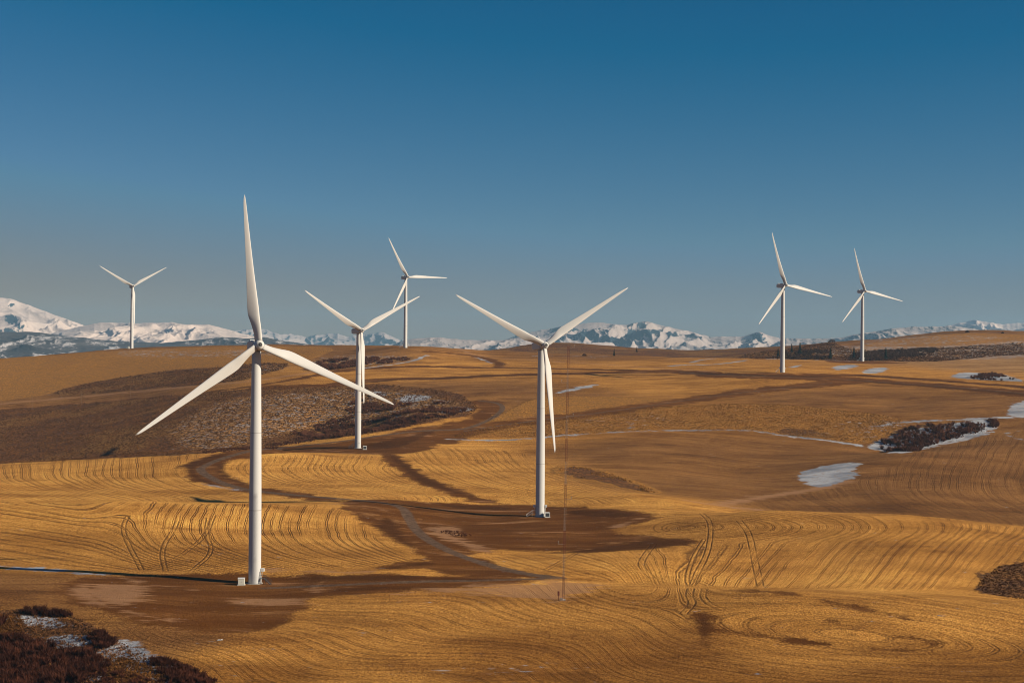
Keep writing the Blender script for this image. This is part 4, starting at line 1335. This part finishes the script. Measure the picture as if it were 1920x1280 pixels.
def mountain(name, sky, D, depth, spur, lam, mat, seed, label, rag=1.0, foot=-150.0, bulge=.75, woods=()):
    sky = np.array(sky, float)
    a0, b0 = pix(sky[:, 0], sky[:, 1])
    o = np.argsort(a0); a0, b0 = a0[o], b0[o]
    nA = max(160, int((sky[:, 0].max() - sky[:, 0].min()) * .75)); nT = 150
    a = np.linspace(a0[0], a0[-1], nA)
    # smooth skyline
    top = -np.interp(a, a0, b0) * D
    ker = np.hanning(7); ker /= ker.sum()
    top = np.convolve(np.pad(top, 3, 'edge'), ker, 'valid') if nA > 20 else top
    top = top + rag * (ridged(a * D / 160 + seed, a * 0 + 3.1, 3) - .5) * D * .0007
    t = np.concatenate([np.linspace(0, 1, nT), 1 + np.linspace(.02, 1, 24)])
    Aa, Tt = np.meshgrid(a, t, indexing='ij')
    Yv = D + (Tt - 1) * depth
    Xv = Aa * Yv
    up = np.where(Tt <= 1, np.clip(Tt, 0, 1) ** bulge, np.clip(2 - Tt, 0, 1) ** 1.2)
    edge = sstep(0, .10, (Aa - a[0]) / (a[-1] - a[0])) * sstep(0, .10, (a[-1] - Aa) / (a[-1] - a[0]))
    topg = top[:, None]
    wx = Xv + 180 * fbm(Xv / 700, Yv / 700 + seed, 2)
    rn = ridged(wx / lam + seed, Yv / (lam * 2.6) + seed, 4) + .35 * ridged(wx / (lam * .37) - seed, Yv / (lam * .8), 3)
    mid = np.clip(Tt, 0, 1); env = (mid * (1 - mid) * 4) ** .6 * (Tt < 1)
    Zv = foot + (topg - foot) * up + spur * (rn - .75) * env * np.clip((topg - foot) / 250, .3, 1.4)
    # keep the spurs below the line to the crest
    lim = (topg / D) * Yv + 0 * Zv
    Zv = np.where(Tt < 1, np.minimum(Zv, lim - (1 - mid) * 6), Zv)
    Zv = np.maximum(Zv, foot)
    ix = np.arange(nA * len(t)).reshape(nA, len(t))
    q = np.stack([ix[:-1, :-1], ix[1:, :-1], ix[1:, 1:], ix[:-1, 1:]], -1).reshape(-1, 4)
    me = np_mesh(name, np.stack([Xv.ravel(), Yv.ravel(), Zv.ravel() + CAMZ], 1), q)
    wm = np.zeros(Xv.size)
    for px, py, rx, ry in woods:      # forest stands: centre and size on the mountainside, in metres
        a_, b_ = pix(px, py); Dm = D - depth * .35; k = Dm / F
        x_, z_ = Xv.ravel() * Dm / Yv.ravel(), Zv.ravel() * Dm / Yv.ravel()
        wob_ = .55 * fbm(x_ / (6 * k) + seed, z_ / (5 * k), 4)
        wm = np.maximum(wm, 1.2 + wob_ - np.hypot((x_ - a_ * Dm) / (rx * k), (z_ + b_ * Dm) / (ry * k)))
    attr(me, 'wood', np.clip(wm, 0, 1))
    me.materials.append(mat)
    return tag(link(bpy.data.objects.new(name, me)), label, 'mountain range', kind='structure')


SNOW = (.44, .36, .325)
m_white = mountain_material('open_snow', (.66, .525, .45), (.035, .048, .055), -.62, .8, .8)
m_mix = mountain_material('snow_and_forest', SNOW, (.026, .040, .052), -.30, 4.2, 1.0)
m_dark = mountain_material('dark_foothill', (.40, .37, .37), (.050, .045, .045), .55, 2.4, 1.0)
m_blue = mountain_material('far_forest', SNOW, (.030, .045, .058), .05, 1.6, 1.7)
mountain('mountains', [(-330,600),(-200,585),(-80,567),(0,557),(20,560),(60,574),(100,589),(150,607),(200,624),(260,638),(330,655)], 13500, 2400, 90, 620, m_white, 1.7, 'big snowy mountain at the left edge', .5, woods=[(22,598,14,10),(45,612,20,9),(20,620,30,6),(20,571,8,4),(-60,610,40,12)])
mountain('mountains', [(20,655),(60,638),(100,624),(150,612),(190,604),(240,606),(300,605),(322,604),(350,608),(390,608),(420,615),(450,624),(480,631),(520,640),(580,655)], 11500, 2000, 70, 420, m_white, 4.1, 'low white snow hills left of the nearest turbine', .6)
mountain('mountains', [(-330,600),(-150,612),(0,622),(60,622),(110,628),(160,633),(220,640),(300,643),(370,637),(420,632),(460,634),(500,632),(540,640),(600,648),(700,658)], 7600, 1700, 45, 260, m_dark, 8.3, 'dark snow-flecked foothills behind the left crest', .8, bulge=.9)
mountain('mountains', [(380,640),(420,622),(441,618),(470,618),(494,616),(525,627),(547,626),(575,632),(603,626),(631,625),(650,630),(687,627),(700,625),(716,622),(731,629),(753,637),(800,648),(840,656)], 18500, 2600, 150, 700, m_blue, 2.9, 'far blue range between the left turbines', 1.2)
mountain('mountains', [(690,660),(728,649),(759,637),(790,634),(822,632),(869,637),(915,637),(947,637),(975,632),(1010,640),(1060,655)], 10500, 1700, 60, 380, m_mix, 6.2, 'low forested snow hills left of the central turbine', .8)
mountain('mountains', [(900,655),(940,640),(962,631),(1000,621),(1040,614),(1084,608),(1106,605),(1132,604.5),(1154,608),(1176,608.5),(1193,605),(1208.5,602),(1228,606),(1259,614),(1281,618),(1303,624),(1331,631),(1368,630.5),(1390,631.5),(1412,625),(1424,622),(1445,629),(1458,633),(1500,642),(1540,655)],
         12500, 1900, 85, 330, m_mix, 3.4, 'snowy forested mountain behind the central turbine', .8, woods=[(1182,628,12,16),(1204,610,10,7),(1222,622,20,6),(1150,638,16,7),(1262,627,14,5),(1060,618,24,6),(1095,628,9,10),(1425,632,12,8)])
mountain('mountains', [(1440,650),(1473,634),(1520,635),(1563,634),(1580,633),(1600,627),(1630,623),(1663,617),(1713,612),(1747,612),(1790,611),(1850,620),(1900,640)], 11000, 1800, 80, 420, m_mix, 9.7, 'long snowy ridge behind the right-hand turbines', .8)
mountain('mountains', [(1700,640),(1740,618),(1780,610),(1813,602.5),(1827,599),(1847,603),(1880,608),(1900,606),(1920,605),(2000,598),(2100,590),(2250,600)], 17500, 2600, 120, 650, m_white, 5.5, 'far white peak at the right edge', .8)

# ------------------------------------------------------------------ haze
zlo = float(ZG.min() + CAMZ)
hz = MB(); top_z, bot_z = 500.0, zlo - 75
hz.box(0, 8500, (top_z + bot_z) / 2, 40000, 27000, top_z - bot_z)
m, nt = new_mat('thin_air'); g = NT(nt)
pv = g.n('ShaderNodeVolumePrincipled')
pv.inputs['Color'].default_value = (.28, .52, .74, 1); pv.inputs['Density'].default_value = 4.6e-5; pv.inputs['Anisotropy'].default_value = 0.0
g.out(None, pv.outputs[0])
tag(hz.build('haze', m), kind='stuff')

# ------------------------------------------------------------------ light, sky, camera
SUN_EL, SUN_AZ = 25.0, 17.0            # azimuth: degrees behind the viewer's right
sd = Vector((math.cos(R(SUN_AZ)) * math.cos(R(SUN_EL)), -math.sin(R(SUN_AZ)) * math.cos(R(SUN_EL)), math.sin(R(SUN_EL))))
sun = bpy.data.lights.new('sun', 'SUN'); sun.energy = 5.0; sun.angle = R(.5); sun.color = (1.0, .885, .70)
so_ = link(bpy.data.objects.new('sun', sun)); so_.rotation_euler = sd.to_track_quat('Z', 'Y').to_euler(); so_.location = (300, -200, 500)

wd = bpy.data.worlds.new('World'); sc.world = wd; wd.use_nodes = True
nt = wd.node_tree; nt.nodes.clear(); g = NT(nt)
sky = g.n('ShaderNodeTexSky', sky_type='NISHITA', sun_disc=False)
sky.sun_elevation = R(SUN_EL); sky.sun_rotation = math.atan2(sd.x, sd.y)
sky.altitude = 1800; sky.air_density = 1.0; sky.dust_density = .3; sky.ozone_density = 3.0
bg = g.n('ShaderNodeBackground'); bg.inputs[1].default_value = .06
# polarised winter sky: per-channel contrast on the sky model
spc = g.n('ShaderNodeSeparateColor'); g.l(sky.outputs[0], spc.inputs[0])
cmb = g.n('ShaderNodeCombineColor')
K_ = 1.0 / (.06 * 2 ** .5)
for ch, (k_, o_) in enumerate(((.71, .128), (.60, .040), (.62, -.02))):
    v_ = g.math('MULTIPLY', g.math('SUBTRACT', spc.outputs[ch], o_ * K_), k_)
    if ch == 0: red_ = v_
    if ch == 1: v_ = g.math('MINIMUM', v_, .224 * K_)
    if ch == 2: v_ = g.math('MINIMUM', v_, g.math('SUBTRACT', .440 * K_, red_))
    g.l(g.math('MAXIMUM', v_, .002), cmb.inputs[ch])
g.l(cmb.outputs[0], bg.inputs[0])
wo = g.n('ShaderNodeOutputWorld'); g.l(bg.outputs[0], wo.inputs[0])

cam = bpy.data.cameras.new('camera'); cam.lens = 50.0; cam.sensor_width = 36; cam.clip_start = 1; cam.clip_end = 120000
co = link(bpy.data.objects.new('camera', cam))
# level camera looking along +Y with a slight roll
rt = Vector((cr_, 0, sr_)); upv = Vector((-sr_, 0, cr_)); bk = Vector((0, -1, 0))
M = Matrix((rt, upv, bk)).transposed().to_4x4(); M.translation = (0, 0, CAMZ)
co.matrix_world = M
sc.camera = co
sc.render.engine = 'CYCLES'; sc.cycles.pixel_filter_type = 'BLACKMAN_HARRIS'; sc.cycles.filter_width = 1.0
sc.cycles.max_bounces = 5; sc.cycles.diffuse_bounces = 1; sc.cycles.volume_bounces = 1
sc.view_settings.view_transform = 'Standard'; sc.view_settings.look = 'None'
sc.view_settings.exposure = .5; sc.view_settings.gamma = 1.0
